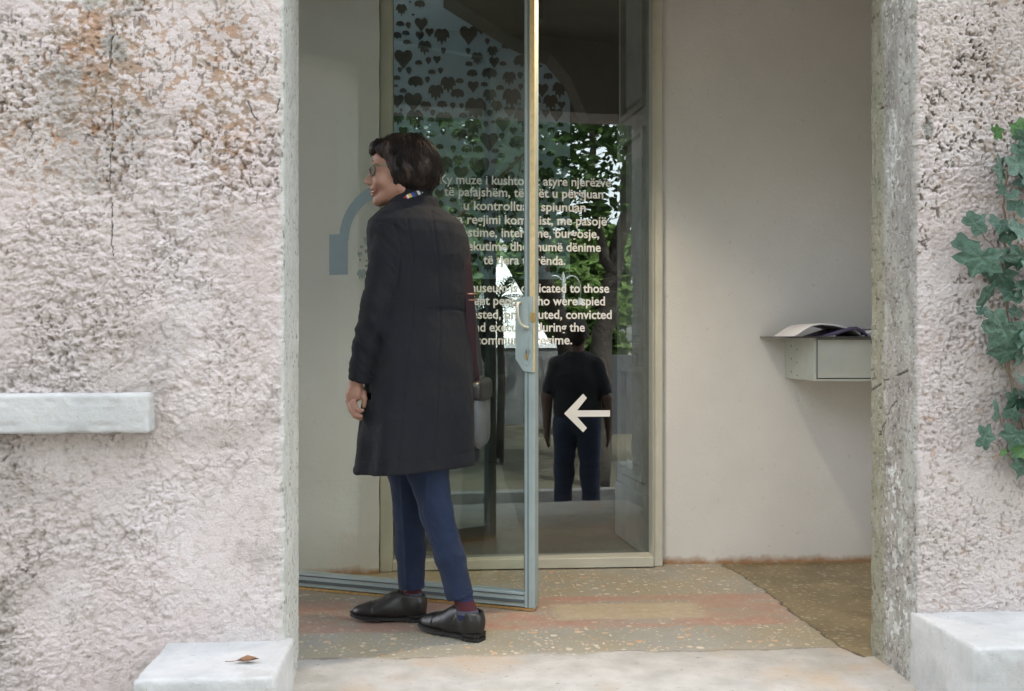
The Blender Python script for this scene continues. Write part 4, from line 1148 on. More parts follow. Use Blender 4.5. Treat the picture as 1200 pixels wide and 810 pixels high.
def head_to_root(v):
    v = np.asarray(v, float); c, s_ = math.cos(HA), math.sin(HA)
    return np.stack([v[:, 0]*c-v[:, 1]*s_, v[:, 0]*s_+v[:, 1]*c, v[:, 2]], 1)+HC
hv = head_to_root(hv)

# --- left hand
g = SDF((-.31, -.24, .62), (-.12, -.05, .93), .0022)
def HP(px, py, y): return Lp(px, py, y)
g.cap(HP(421, 425, -.125), HP(418, 447, -.125), .025, .0215, .01)
g.cap(HP(418, 447, -.125), HP(415, 460, -.125), .0215, .021, .012)
g.ell(HP(413.5, 463, -.123), (.0235, .019, .031), .012, rz=.5, ry=.15)
g.ell(HP(419.5, 461, -.135), (.014, .014, .024), .010)                        # heel of the thumb
for pts, rs in (([(408, 470, -.108), (411, 479, -.112), (417, 485, -.120), (424, 490.5, -.128)], [.0092, .0085, .0078, .0062]),
                ([(409.5, 472, -.122), (412, 481, -.130), (416, 487.5, -.139), (421.5, 491, -.146)], [.0092, .0088, .0080, .0065]),
                ([(412, 473, -.134), (415, 481.5, -.145), (418.5, 486.5, -.154), (423, 488, -.159)], [.0090, .0085, .0078, .0065]),
                ([(414.5, 471, -.143), (418, 478.5, -.154), (421.5, 481.5, -.159), (425, 481, -.160)], [.0082, .0075, .0070, .0058]),
                ([(420, 452, -.120), (426, 461, -.126), (427.5, 469, -.133), (426.5, 476, -.139)], [.0115, .0108, .0095, .0075])):
    g.chain([HP(*q_) for q_ in pts], rs, .003)
handv, handf = g.mesh()
# --- rest of the body (under the clothes)
g = SDF((-.34, -.28, .03), (.36, .34, 1.46), .009)
g.ell(Lp(489, 310, .0), (.105, .085, .17), .03); g.ell(Lp(494, 400, .0), (.10, .09, .16), .04); g.ell(Lp(496, 480, 0), (.11, .10, .14), .04)
g.cap(Lp(457, 274, -.11), Lp(520, 274, .10), .026, k=.02); g.cap(Lp(484, 260, .0), Lp(483, 230, 0), .050, .046, .03)
g.chain([Lp(457, 272, -.115), Lp(442, 350, -.14), Lp(421, 428, -.125)], [.036, .033, .024], .01)
g.chain([Lp(522, 274, .11), Lp(526, 350, .155), Lp(494, 400, .175)], [.028, .026, .022], .01)
g.chain([Lp(482, 500, .06), Lp(480, 600, .09), Lp(481, 708, .13)], [.065, .040, .022], .02)
g.chain([Lp(500, 500, -.05), Lp(512, 600, -.05), Lp(549.5, 728, -.09)], [.065, .040, .020], .02)
bv, bf = g.mesh()
allv = np.concatenate([hv, handv, bv]); allf = np.concatenate([hf, handf+len(hv), bf+len(hv)+len(handv)])
link("body", mesh_np("body", allv, allf), M_skin, woman)

# face details
def head_mb(name, mb, mat, parent=None, smooth=True):
    mb.v = [tuple(q_) for q_ in head_to_root(np.array(mb.v))]
    return mb.build(name, mat, parent or woman, smooth)
def ico(mb, c, r, n=10):
    pr = [(r[0]*math.sin(math.pi*i/n), -r[2]*math.cos(math.pi*i/n)) for i in range(n+1)]
    s0 = len(mb.v); mb.lathe(pr, (0, 0, 0), 14)
    for i in range(s0, len(mb.v)):
        x, y, z = mb.v[i]; mb.v[i] = (x+c[0], y*r[1]/r[0]+c[1], z+c[2])
for sy in (-1, 1):
    m = MB(); ico(m, hp(441.6, 202.3, .030*sy), (.0105, .0095, .0052)); head_mb("eye", m, simple("eye_dark", (.06, .035, .02), .2))
m = MB()
for sy in (-1, 1):
    m.tube([hp(436.6, 193.5, .014*sy), hp(437, 191.5, .030*sy), hp(441.5, 193.0, .046*sy)], .0022, 6)
head_mb("eyebrow", m, M_hair)
m = MB(); m.tube([hp(437.5, 226, -.022), hp(434.9, 226.3, -.010), hp(434.6, 226.4, 0), hp(434.9, 226.3, .010), hp(437.5, 226, .022)], .0018, 6); head_mb("teeth", m, simple("teeth", (.62, .58, .52), .3))
M_lip = simple("lips", (.40, .13, .11), .45)
m = MB()
m.tube([hp(440.2, 223.4, -.026), hp(436.0, 224.0, -.011), hp(435.3, 223.9, 0), hp(436.0, 224.0, .011), hp(440.2, 223.4, .026)], .0024, 8)
m.tube([hp(440.4, 224.2, -.026), hp(436.4, 228.4, -.011), hp(435.8, 228.8, 0), hp(436.4, 228.4, .011), hp(440.4, 224.2, .026)], .0027, 8)
head_mb("lips", m, M_lip)
# glasses
gl = empty("glasses"); gl.parent = woman
M_gf = simple("green_metal_rim", (.10, .22, .16), .3, .3); M_gd = simple("dark_rim", (.02, .03, .03), .3)
m2 = MB(); m3 = MB()
for sy in (-1, 1):
    m = MB()
    ring = []
    for k in range(21):
        a = 2*math.pi*k/20
        ring.append(Vector(hp(434.0+1.0*math.sin(a)*0, 203, .031*sy))+Vector((abs(math.cos(a))*.0+.015*(.5+.5*math.cos(a)*sy), .024*math.cos(a), .0165*math.sin(a))))
    m2.tube(ring, .0021, 6, False)
    c_ = sum(ring[:-1], Vector())/20; m3.add([c_]+ring[:-1], [(0, 1+i, 1+(i+1) % 20) for i in range(20)])
    m.tube([hp(435, 199.5, .053*sy), hp(436.5, 198.2, .060*sy), hp(448, 198.3, .066*sy), hp(462, 199, .073*sy), hp(478, 201, .076*sy)], .0016, 6)
    head_mb("temple", m, M_gf, gl)
m2.tube([hp(433.6, 200, -.008), hp(432.6, 199.3, 0), hp(433.6, 200, .008)], .0013, 6)
head_mb("rim", m2, M_gd, gl); head_mb("lens", m3, mat_glass("spectacle_lens", .08, (.75, .8, .78)), gl)

# hair: a sculpted bob with strands laid over it
g = SDF((-.15, -.13, -.12), (.16, .13, .155), .003)
g.ell(hp(476, 195), (.107, .091, .098), .01); g.ell(hp(484, 206), (.081, .094, .060), .03)
g.ell(hp(455, 180), (.062, .068, .042), .02); g.ell(hp(444.5, 177), (.019, .045, .015), .014)
g.ell(hp(430, 220), (.082, .14, .112), .010, sub=True, p=3)
g.ell(hp(453, 244), (.060, .16, .049), .014, sub=True)
v, f = g.mesh(); nrm = normals(v, f)
th = np.arctan2(v[:, 1], v[:, 0])
v += nrm*(0.024*(fbm(th*3.2+2, v[:, 2]*22+th*2, 3, 8)-.42)+0.008*(fbm(th*14, v[:, 2]*26+th*5, 3, 9)-.5))[:, None]
hair = link("hair", mesh_np("hair", head_to_root(v), f), M_hair, woman)
rg = random.Random(3); m = MB()
E1 = (np.array(hp(476, 195)), np.array((.107, .091, .098))); E2 = (np.array(hp(484, 207)), np.array((.083, .094, .066)))
O = np.array(hp(478, 198))
def rad(d_):
    best = 0
    for c_, r_ in (E1, E2):
        o_ = (O-c_)/r_; q_ = d_/r_; A_ = q_@q_; B_ = o_@q_; C_ = o_@o_-1; disc = B_*B_-A_*C_
        if disc > 0: best = max(best, (-B_+math.sqrt(disc))/A_)
    return best
for k in range(2300):
    az = rg.uniform(-math.pi, math.pi); lift = rg.uniform(1.0, 1.06) if rg.random() < .80 else rg.uniform(1.05, 1.13); ph = rg.uniform(0, 6.3); wa = rg.uniform(.004, .02)
    p0_ = rg.uniform(0.05, 1.2); p1_ = min(2.3, p0_+rg.uniform(.7, 1.3)); wob = rg.uniform(-.55, .45); cur = rg.uniform(0, .10)
    pts = []
    for j in range(9):
        t_ = j/8; po = p0_+(p1_-p0_)*t_; a_ = az+wob*t_*t_
        d_ = np.array((math.sin(po)*math.cos(a_), math.sin(po)*math.sin(a_), math.cos(po)))
        q_ = O+d_*rad(d_)*(lift+cur*0.25*math.sin(t_*3)+wa*math.sin(t_*9+ph)-.05*(t_ > .85)*(rg.random())+.045*fbm(np.array([a_*2.2+4]), np.array([po*3.1]), 2, 12)[0]-.02)
        xb_ = (461-472)*.00285 if q_[2] < .05 else ((452-472)*.00285 if q_[2] < .078 else -1)
        if q_[0] < xb_+.004 or q_[2] < -.078+.02*max(0, -q_[0]*10): break
        if q_[0] < .0 and q_[2] < -.052-.25*(q_[0]+.03): break
        pts.append(tuple(q_))
    if len(pts) > 3: m.tube(pts, [.0013*(1-.6*i/len(pts)) for i in range(len(pts))], 3, False)
for k in range(90):      # fringe, combed forward over the forehead
    y_ = rg.uniform(-.058, .058); x_ = rg.uniform(442, 462)
    pts = []
    for j in range(6):
        t_ = j/5; pts.append(hp(x_-(x_-435-rg.uniform(0, 2))*math.sin(t_*1.5)-0*t_, 167+ (x_-442)*-.1 + 15*t_*t_, y_*(1+.15*t_)))
    m.tube(pts, [.0014*(1-.6*i/6) for i in range(6)], 3, False)
m.v = [tuple(q_) for q_ in head_to_root(np.array(m.v))]
m.build("hair_strands", M_hair, hair, True)['kind'] = 'stuff'

# --- coat
pr = [(228, 484, 20), (240, 483, 25), (252, 486, 40), (262, 488, 50), (275, 490, 54), (300, 493, 56), (340, 496, 56), (370, 497, 56), (420, 497, 61), (480, 495, 64.5), (552, 491.5, 67), (580, 491, 69)]
zs = np.array([CAM_H-(q_[0]-395)/1200*D0 for q_ in pr])[::-1]
xs = np.array([(q_[1]-600)/1200*D0-RX for q_ in pr])[::-1]; ws = np.array([q_[2]/1200*D0 for q_ in pr])[::-1]/.80
g = SDF((-.30, -.27, .50), (.27, .27, 1.48), .0044)
X = g.ax[0][:, None, None]; Y = g.ax[1][None, :, None]; Z = g.ax[2][None, None, :]
cxz = np.interp(g.ax[2], zs, xs)[None, None, :]; az_ = np.interp(g.ax[2], zs, ws)[None, None, :]
bz_ = az_*np.interp(g.ax[2], [.5, 1.0, 1.2, 1.45], [.70, .62, .64, .8])[None, None, :]
lx, ly = .65, .75
u = (X-cxz)*lx+Y*ly; w_ = -(X-cxz)*ly+Y*lx
ang = np.arctan2(w_/bz_, u/az_)
skirt = sstep(1.02, .60, Z)
k0 = np.sqrt((u/az_)**2+(w_/bz_)**2)+1e-5
k1 = np.sqrt((u/az_**2)**2+(w_/bz_**2)**2)+1e-5
e = k0*(k0-1)/k1
e = e - skirt*(.011*np.sin(ang*5+1.1+Z*1.5)+.006*np.sin(ang*9+2.0-Z*2))
e = e + .004*np.exp(-((Z-1.07)/.035)**2)
inner_e = e+.012
e = np.where(Z < .80, np.maximum(e, -inner_e*1.0), e)
g.d[:] = np.minimum(g.d, e.astype(np.float32)); del e, k0, k1, u, w_, inner_e
g.cap(Lp(456, 266, -.115), Lp(522, 265, .115), .040, .040, .045)
g.ell(Lp(486, 252, .0), (.062, .072, .040), .03)
g.chain([Lp(459, 270, -.118), Lp(452, 300, -.135), Lp(441, 355, -.145), Lp(428.5, 405, -.135), Lp(419, 454, -.125)], [.049, .050, .0455, .040, .0355], .010)
g.chain([Lp(527, 270, .115), Lp(530, 320, .14), Lp(528, 360, .16), Lp(495, 405, .18)], [.046, .045, .043, .038], .015)
ring = []
for k in range(13):
    a = 2*math.pi*k/12; c_ = Lp(485.5, 239, .0)
    ring.append((c_[0]+.066*math.cos(a), c_[1]+.070*math.sin(a), c_[2]-.012*-math.cos(a)+.0))
for k in range(12):
    g.cap(ring[k], ring[k+1], .0115, k=.006); r2 = [(q_[0]*1.0, q_[1], q_[2]-.018) for q_ in (ring[k], ring[k+1])]; g.cap(r2[0], r2[1], .014, k=.01)
# hem and cuff cuts
hl, hr_ = Lp(424, 551.5, -.05), Lp(562, 540, .1)
hemz = hl[2]+(X-hl[0])*(hr_[2]-hl[2])/(hr_[0]-hl[0])
g.d[:] = np.maximum(g.d, np.broadcast_to(hemz-Z, g.d.shape))
c0, c1_ = np.array(Lp(428.5, 405, -.135)), np.array(Lp(420, 447.5, -.127)); dr = (c1_-c0)/np.linalg.norm(c1_-c0)
sl, Xw, Yw, Zw = g.win(c1_-np.array((.06, .06, .05)), c1_+np.array((.027+.02, .06, .05)))
pe = (Xw-c1_[0])*dr[0]+(Yw-c1_[1])*dr[1]+(Zw-c1_[2])*dr[2]
near = np.sqrt((Xw-c1_[0]+.002)**2+(Yw-c1_[1])**2)
g.d[sl] = np.where((near < .058) & (Xw < c1_[0]+.05) & (Yw < c1_[1]+.055), np.maximum(g.d[sl], pe), g.d[sl])
g.cap(c1_-dr*.02, c1_+dr*.02, .027, k=0, sub=True)
v, f = g.mesh(); nrm = normals(v, f)
dep = D0+v[:, 1]; PXv = 600+1200*(v[:, 0]+RX)/dep; PYv = 395-1200*(v[:, 2]-CAM_H)/dep
disp = .0075*(fbm(v[:, 0]*14, v[:, 2]*9, 3, 21, z=v[:, 1]*14)-.5)+.0040*(fbm(v[:, 0]*40, v[:, 2]*28, 3, 22, z=v[:, 1]*40)-.5)
arm = sstep(.07, .05, np.hypot((PXv-(459-(PYv-270)*.205))/1200*3.3, v[:, 1]+.13))*(PYv > 262)
disp += arm*.0065*(fbm(v[:, 0]*10, v[:, 2]*34+v[:, 0]*40, 3, 25)-.5)*2
def seam(pts, wd=1.3, dp=.0032):
    dd_ = np.full(len(v), 99.)
    for (a0, b0), (a1, b1) in zip(pts[:-1], pts[1:]):
        dx, dy = a1-a0, b1-b0; t_ = np.clip(((PXv-a0)*dx+(PYv-b0)*dy)/(dx*dx+dy*dy), 0, 1)
        dd_ = np.minimum(dd_, np.hypot(PXv-a0-t_*dx, PYv-b0-t_*dy))
    return -dp*np.exp(-(dd_/wd)**2)*(nrm[:, 1] < .1)
disp += seam([(506, 246), (513, 300), (516, 362), (514, 450), (508, 546)])
disp += seam([(478, 256), (484, 300), (484, 360), (474, 450), (466, 548)])*.8
disp += seam([(500, 363), (530, 362), (552, 366)])+.0*PXv
disp += seam([(462, 262), (470, 290), (466, 330), (456, 352)])
disp += seam([(424, 540), (500, 540), (560, 528)], 1.0, .0018)+seam([(408, 437), (430, 440)], 1.0, .002)
v += nrm*disp[:, None]
coat = link("coat", mesh_np("coat", v, f), M_coat, woman)

# --- scarf
m = MB(); pts = []
for k in range(49):
    a = 2*math.pi*k/48; c_ = Lp(476.5, 237.0, -.004)
    pts.append((c_[0]-.056*math.cos(a), c_[1]-.058*math.sin(a), c_[2]-.030*math.cos(a)))
m.tube(pts, .0145, 8, False)
me = bpy.data.meshes.new("scarf"); me.from_pydata(m.v, [], m.f); me.validate()
a_ = me.attributes.new("u", 'FLOAT', 'POINT'); a_.data.foreach_set("value", np.repeat(np.arange(49)/48.0, 8).astype(np.float32))
t = NT("striped_scarf"); fr_ = t.math('FRACT', t.math('MULTIPLY', t.attr("u"), 6.0))
rp = t.ramp(fr_, [(0, (.02, .02, .03)), (.14, (.5, .5, .5)), (.28, (.02, .02, .03)), (.38, (.55, .55, .55)), (.5, (.35, .02, .03)), (.64, (.55, .55, .52)), (.72, (.5, .36, .06)), (.84, (.01, .04, .2))])
rp.node.color_ramp.interpolation = 'CONSTANT'; t.set(rp, .7)
link("scarf", me, t.m, woman)

# --- trousers
g = SDF((-.20, -.24, .08), (.26, .28, .80), .0042)
g.chain([Lp(480, 490, .05), Lp(479, 545, .07), Lp(481, 600, .09), Lp(481.5, 645, .11), Lp(482.5, 708, .13)], [.088, .076, .054, .049, .0455], .02)
g.chain([Lp(500, 490, -.045), Lp(500, 545, -.045), Lp(511.5, 600, -.055), Lp(528, 655, -.07), Lp(546, 720, -.085)], [.085, .070, .053, .046, .044], .02)
for c_, dr_ in ((np.array(Lp(482, 688, .13)), np.array((0.0, .06, -1))), (np.array(Lp(541, 699.5, -.085)), np.array((.22, 0, -.97)))):
    dr_ = dr_/np.linalg.norm(dr_)
    sl, Xw, Yw, Zw = g.win(c_-np.array((.10,.10,.10)), c_+np.array((.085,.10,.03)))
    pe = (Xw-c_[0])*dr_[0]+(Yw-c_[1])*dr_[1]+(Zw-c_[2])*dr_[2]
    near = np.sqrt((Xw-c_[0])**2+(Yw-c_[1])**2) < .14
    g.d[sl] = np.where(near, np.maximum(g.d[sl], pe), g.d[sl])
    g.cap(c_-dr_*.012, c_+dr_*.03, .034, k=0, sub=True)
v, f = g.mesh(); nrm = normals(v, f)
dep = D0+v[:, 1]; PXv = 600+1200*(v[:, 0]+RX)/dep; PYv = 395-1200*(v[:, 2]-CAM_H)/dep
d_ = .010*(fbm(v[:, 0]*9, v[:, 2]*11+v[:, 0]*14, 3, 31, z=v[:, 1]*9)-.5)+.004*(fbm(v[:, 0]*20, v[:, 2]*40, 3, 32, z=v[:, 1]*20)-.5)*sstep(560, 600, PYv)
for pts in ([(500, 560), (498, 600), (515, 650), (533, 700)], [(470, 560), (474, 620), (477, 686)]):
    dd_ = np.full(len(v), 99.)
    for (a0, b0), (a1, b1) in zip(pts[:-1], pts[1:]):
        dx, dy = a1-a0, b1-b0; t_ = np.clip(((PXv-a0)*dx+(PYv-b0)*dy)/(dx*dx+dy*dy), 0, 1); dd_ = np.minimum(dd_, np.hypot(PXv-a0-t_*dx, PYv-b0-t_*dy))
    d_ = d_+.0035*np.exp(-(dd_/1.8)**2)*(nrm[:, 1] < -.2)
v += nrm*d_[:, None]
link("trousers", mesh_np("trousers", v, f), M_trous, woman)

# --- socks and shoes
def mat_sock():
    t = NT("striped_sock"); c = t.n("ShaderNodeTexCoord"); s_ = t.n("ShaderNodeSeparateXYZ"); t.l(c.outputs["Object"], s_.inputs[0])
    r_ = t.ramp(t.math('MULTIPLY', s_.outputs[2], 6.0), [(0, (.011, .014, .055)), (.30, (.011, .014, .055)), (.52, (.065, .07, .10)), (.60, (.06, .011, .018)), (.78, (.011, .014, .055))])
    r_.node.color_ramp.interpolation = 'CONSTANT'; t.set(r_, .9); t.bump(t.noise(300, 3), .4, .002); return t.m
M_sock = mat_sock()
def sock(a, b, c_):
    g = SDF((-.20, -.24, .02), (.30, .30, .26), .004)
    g.chain([a, b], [.032, .032], .01); g.cap(b, c_, .032, .022, .02)
    v, f = g.mesh(); return link("sock", mesh_np("sock", v, f), M_sock, woman)
sock(Lp(482, 670, .13), Lp(483.5, 703, .13), Lp(480, 718, .13))
sk = sock(Lp(540, 690, -.085), Lp(548.5, 722, -.09), Lp(550, 738, -.088))
def shoe(px, py, yaw, L, y, pitch=0.0):
    D = D0+y
    hp_ = Lp(px, py, y)
    root = empty("shoe", (hp_[0], hp_[1], 0.001), yaw); root.parent = woman
    root.rotation_euler[1] = pitch
    k = L/.28
    g = SDF((-.02, -.06, .0), (.31, .06, .13), .003)
    g.ell((.044, 0, .052), (.044, .036, .056), .01); g.ell((.10, 0, .056), (.065, .035, .050), .03); g.cap((.085, 0, .08), (.12, 0, .068), .026, .024, .02)
    g.ell((.155, 0, .042), (.068, .040, .034), .03); g.ell((.222, 0, .034), (.055, .037, .025), .03)
    g.cap((.046, 0, .07), (.060, 0, .11), .038, .037, .02)
    Z_ = g.ax[2][None, None, :]; X_ = g.ax[0][:, None, None]; Y_ = g.ax[1][None, :, None]
    g.d[:] = np.maximum(g.d, np.broadcast_to(.018-Z_, g.d.shape)); g.d[:] = np.maximum(g.d, np.broadcast_to((Z_-.098)+(.075-X_)*.10, g.d.shape))
    g.cap((.050, 0, .088), (.058, 0, .13), .031, k=.004, sub=True)
    v, f = g.mesh(); nrm = normals(v, f)
    # toe cap seam, facing seam
    x_, z_ = v[:, 0], v[:, 2]
    dsp = -.0016*np.exp(-((x_-.205+.25*np.abs(v[:, 1]))/.0022)**2)-.0014*np.exp(-((x_-.085-(.1-z_)*.5)/.0022)**2)*(z_ > .03)
    dsp += .0022*(fbm(x_*60, z_*30, 3, 5)-.5)*sstep(.12, .17, x_)*sstep(.24, .19, x_)*2
    v = (v+nrm*dsp[:, None])*np.array((k, 1, 1))
    link("upper", mesh_np("upper", v, f), M_leather, root)
    out = []
    wdt = [(0, .018), (.008, .028), (.03, .034), (.07, .032), (.11, .031), (.15, .038), (.19, .043), (.23, .040), (.26, .030), (.277, .016), (.283, .0)]
    xs_ = np.interp(np.linspace(0, 1, 40), np.linspace(0, 1, len(wdt)), [q_[0] for q_ in wdt]); ws_ = np.interp(xs_, [q_[0] for q_ in wdt], [q_[1] for q_ in wdt])
    top = [(a*k+.003, b) for a, b in zip(xs_, ws_)]; poly = top+[(a, -b) for a, b in top[::-1]][1:-1]
    def slab(x1_, z0_, z1_, lift):
        m = MB(); pp = [q_ for q_ in poly if q_[0] <= x1_*k]
        n = len(pp)
        pp = [q_ for q_ in pp if q_[1] >= 0]+[q_ for q_ in pp if q_[1] < 0]
        up_ = lambda x: .010*max(0, (x/k-.20)/.08)**1.5
        m.add([(a, b, z0_+lift*up_(a)) for a, b in pp]+[(a, b, z1_+lift*up_(a)) for a, b in pp], [tuple(range(n)), tuple(range(2*n-1, n-1, -1))]+[(i, (i+1) % n, (i+1) % n+n, i+n) for i in range(n)])
        return m
    so_ = slab(.30, .009, .0205, 1); so_.build("sole", M_sole, root, bevel=.002)
    slab(.075, .0, .0275, 0).build("heel", M_sole, root, bevel=.0015)
    m = MB()
    for i in range(4):
        x0_ = (.105+i*.016)*k; zt2 = .108-i*.0095; m.tube([(x0_-.004, -.022, zt2-.016), (x0_, -.008, zt2-.002), (x0_+.002, .008, zt2-.002), (x0_-.002, .022, zt2-.016)], .0018, 6)
    m.tube([(.10*k, 0, .110), (.09*k, .018, .128), (.105*k, .036, .108), (.102*k, .012, .106)], .0014, 6); m.tube([(.10*k, 0, .110), (.098*k, -.018, .130), (.108*k, -.034, .106), (.103*k, -.010, .105)], .0014, 6)
    m.build("lace", M_sole, root, True)
    return root
shoe(500.5, 728, math.pi-.02, .262, .13)
shoe(566, 752, math.pi-.62, .262, -.118)

# --- shoulder bag hanging on her far side
bag = empty("shoulder_bag", Mw @ Vector(Lp(556, 440, .15)), -YAW); tag(bag, "grey shoulder bag on a bordeaux strap hanging behind the woman's right side", "bag")
bo = Vector(Lp(556, 440, .15))
def ribbon(pts, w, th, nrm_):
    m = MB(); n = len(pts); N = Vector(nrm_).normalized(); vs = []
    P = [Vector(q_) for q_ in pts]
    for i, p in enumerate(P):
        t_ = (P[min(i+1, n-1)]-P[max(i-1, 0)]).normalized(); s_ = t_.cross(N).normalized()
        for a_, b_ in ((-1, -1), (1, -1), (1, 1), (-1, 1)): vs.append(p+s_*w/2*a_+N*th/2*b_-bo)
    fs = [(0, 1, 2, 3), (n*4-1, n*4-2, n*4-3, n*4-4)]
    for i in range(n-1):
        for k in range(4): a = i*4+k; b = i*4+(k+1) % 4; fs.append((b, a, a+4, b+4))
    return m.add(vs, fs)
sp2 = [Lp(524, 252, .10), Lp(533, 261, .05), Lp(542, 282, .015), Lp(547, 310, .0), Lp(550.5, 348, -.005), Lp(552, 390, .0), Lp(554, 425, .015), Lp(557, 450, .04)]
ribbon(sp2, .034, .004, (.45, -.85, .1)).build("strap", M_bord, bag, bevel=.001)
ribbon([Lp(546, 300, .13), Lp(552, 345, .10), Lp(560, 400, .12), Lp(564, 440, .14)], .014, .004, (.3, -.9, 0)).build("strap", M_leather, bag)
m = MB(); c_ = Vector(Lp(550, 348, -.012))-bo
m.tube([c_+Vector(q_) for q_ in ((-.025, 0, .010), (.025, .012, .010), (.025, .012, -.010), (-.025, 0, -.010), (-.025, 0, .010))], .0028, 8); m.build("buckle", simple("dark_brass_buckle", (.30, .16, .12), .35, .7), bag, True)
g = SDF((-.10, -.22, -.32), (.12, .22, .06), .005)
c_ = Vector(Lp(560, 485, .16))-bo
g.ell(tuple(c_), (.034, .15, .118), 0, p=4, rz=-.1)
v, f = g.mesh(); nrm = normals(v, f); v += nrm*(.008*(fbm(v[:, 1]*14, v[:, 2]*14, 3, 5)-.5))[:, None]
link("bag_body", mesh_np("bag_body", v, f), M_bag, bag)
g = SDF((-.10, -.22, -.20), (.12, .22, .08), .005)
g.ell((c_[0]+.002, c_[1], c_[2]+.085), (.039, .156, .042), 0, p=4, rz=-.1)
v, f = g.mesh(); link("flap", mesh_np("flap", v, f), M_leather, bag)

# ================================================================= OUT IN FRONT OF THE PORCH (seen mirrored in the pane)
GZ = -0.60
def ground_mesh():
    n = 140
    tx = np.linspace(-1, 1, n); X = np.sign(tx)*(np.abs(tx)**2.6)*260; ty = np.linspace(-1, 1, n); Y = np.sign(ty)*(np.abs(ty)**2.6)*260
    X, Y = np.meshgrid(X, Y)
    Z = GZ-.01+.05*(fbm(X*.8+40, Y*.8+40, 4, 3)-.5)*(Y < -1.2)
    Z = np.where(Y > 2.3, GZ-.03, Z)
    i = np.arange(n-1)[:, None]*n+np.arange(n-1)[None, :]
    return mesh_np("ground", np.stack([X, Y, Z], -1).reshape(-1, 3), np.stack([i, i+1, i+n+1, i+n], -1).reshape(-1, 4))
t = NT("leaf_littered_ground")
c = t.mix(t.ramp(t.noise(3, 6), [(0.42, 0.0), (0.58, 1.0)]), (0.055, 0.042, 0.028), (0.045, 0.062, 0.022))
c = t.mix(t.ramp(t.noise(16, 6), [(0.35, 0.0), (0.6, 1.0)]), c, (0.10, 0.08, 0.055)); t.set(c, .9); t.bump(t.noise(14, 6), .8, .05)
tag(link("ground", ground_mesh(), t.m), kind='structure')
M_pave = simple("grey_path", (0.34, 0.325, 0.30), .8, 0, .15, 3, .3, 30)
m = MB(); m.box((-14, -0.80, GZ-.1), (14, 1.72, GZ+.012)); tag(m.build("path", M_pave), kind='structure')
m = MB(); m.box((-14, -0.95, GZ-.1), (14, -0.80, GZ+.13)); tag(m.build("kerb", simple("kerb_stone", (.20, .195, .185), .8, 0, .15, 6, .3, 40), bevel=.01), kind='structure')
for i in range(3):
    m = MB(); m.box((-2.4, 2.615-.30*(i+1), GZ-.1), (2.8, 2.60-.30*i, -.15*(i+1))); st = m.build("step", M_slab, bevel=.008)
    tag(st, kind='structure')
M_bark = simple("dark_bark", (0.045, 0.036, 0.028), .9, 0, .3, 8, .8, 12, bdist=.03)
def leaf_mat(name, c1, c2):
    t = NT(name); c = t.mix(t.ramp(t.noise(1.1, 3), [(.38, 0.0), (.62, 1.0)]), c1, c2); c = t.mix(t.ramp(t.noise(11, 2), [(.35, 0.0), (.65, 1.0)]), c, tuple(x*1.5 for x in c2))
    t.set(c, .5, spec=.3); 
    tr = t.n("ShaderNodeBsdfTranslucent"); t.l(c, tr.inputs[0]); mx = t.n("ShaderNodeMixShader"); mx.inputs[0].default_value = .55
    t.l(t.b.outputs[0], mx.inputs[1]); t.l(tr.outputs[0], mx.inputs[2]); t.l(mx.outputs[0], t.out.inputs[0]); return t.m
M_lf = [leaf_mat("leaves_deep", (.028, .058, .016), (.05, .095, .025)), leaf_mat("leaves_fresh", (.075, .13, .035), (.13, .20, .06))]
def tree(x, y, trunk, r, blobs, n, ls, mi, label, seed):
    root = empty("tree", (x, y, GZ)); tag(root, label, "tree", None)
    m = MB()
    for tr in trunk:
        pts = [Vector(q_) for q_ in tr]; Q = []
        for a, b in zip(pts[:-1], pts[1:]):
            for k in range(4): Q.append(a.lerp(b, k/4)+Vector((.02*math.sin(k*2+a.z*3), .02*math.cos(k*3+a.z*2), 0)))
        Q.append(pts[-1]); r0 = r*(1 if tr is trunk[0] else .5)
        m.tube(Q, [r0*(1-.6*i/len(Q)) for i in range(len(Q))], 9)
    m.build("trunk", M_bark, root, True)
    rn = np.random.RandomState(seed); tot = sum(b[3]**2 for b in blobs); V = []
    for bx_, by_, bz2, br in blobs:
        k = int(n*br**2/tot); d_ = rn.normal(size=(k, 3)); d_ /= np.linalg.norm(d_, axis=1, keepdims=True)
        rr = br*(.35+.65*rn.rand(k)**.5)*(1+.25*np.sin(d_[:, 0]*7+d_[:, 2]*9+seed))
        # clumps
        keep = fbm(d_[:, 0]*3+5, d_[:, 2]*3+5, 3, seed, z=d_[:, 1]*3+rr*2) > .42
        V.append((np.array((bx_, by_, bz2))+d_*rr[:, None]*np.array((1, 1, .85)))[keep])
    P = np.concatenate(V); k = len(P)
    a = rn.normal(size=(k, 3)); a[:, 2] *= .5; a /= np.linalg.norm(a, axis=1, keepdims=True)
    b = np.cross(a, rn.normal(size=(k, 3))); b /= np.linalg.norm(b, axis=1, keepdims=True)
    s_ = (ls*(.6+.8*rn.rand(k)))[:, None]
    Q = np.stack([P-a*s_, P+b*s_*.45, P+a*s_, P-b*s_*.45], 1).reshape(-1, 3)
    F = np.arange(4*k).reshape(-1, 4)
    link("crown", mesh_np("crown", Q, F), M_lf[mi], root, False)
    return root
def MV(px, py, Y, root):
    p = mirrored(px, py, Y); return (p.x-root[0], p.y-root[1], p.z-GZ)
b0_ = mirrored(700, 400, -1.9); rt = (b0_.x, -1.9)
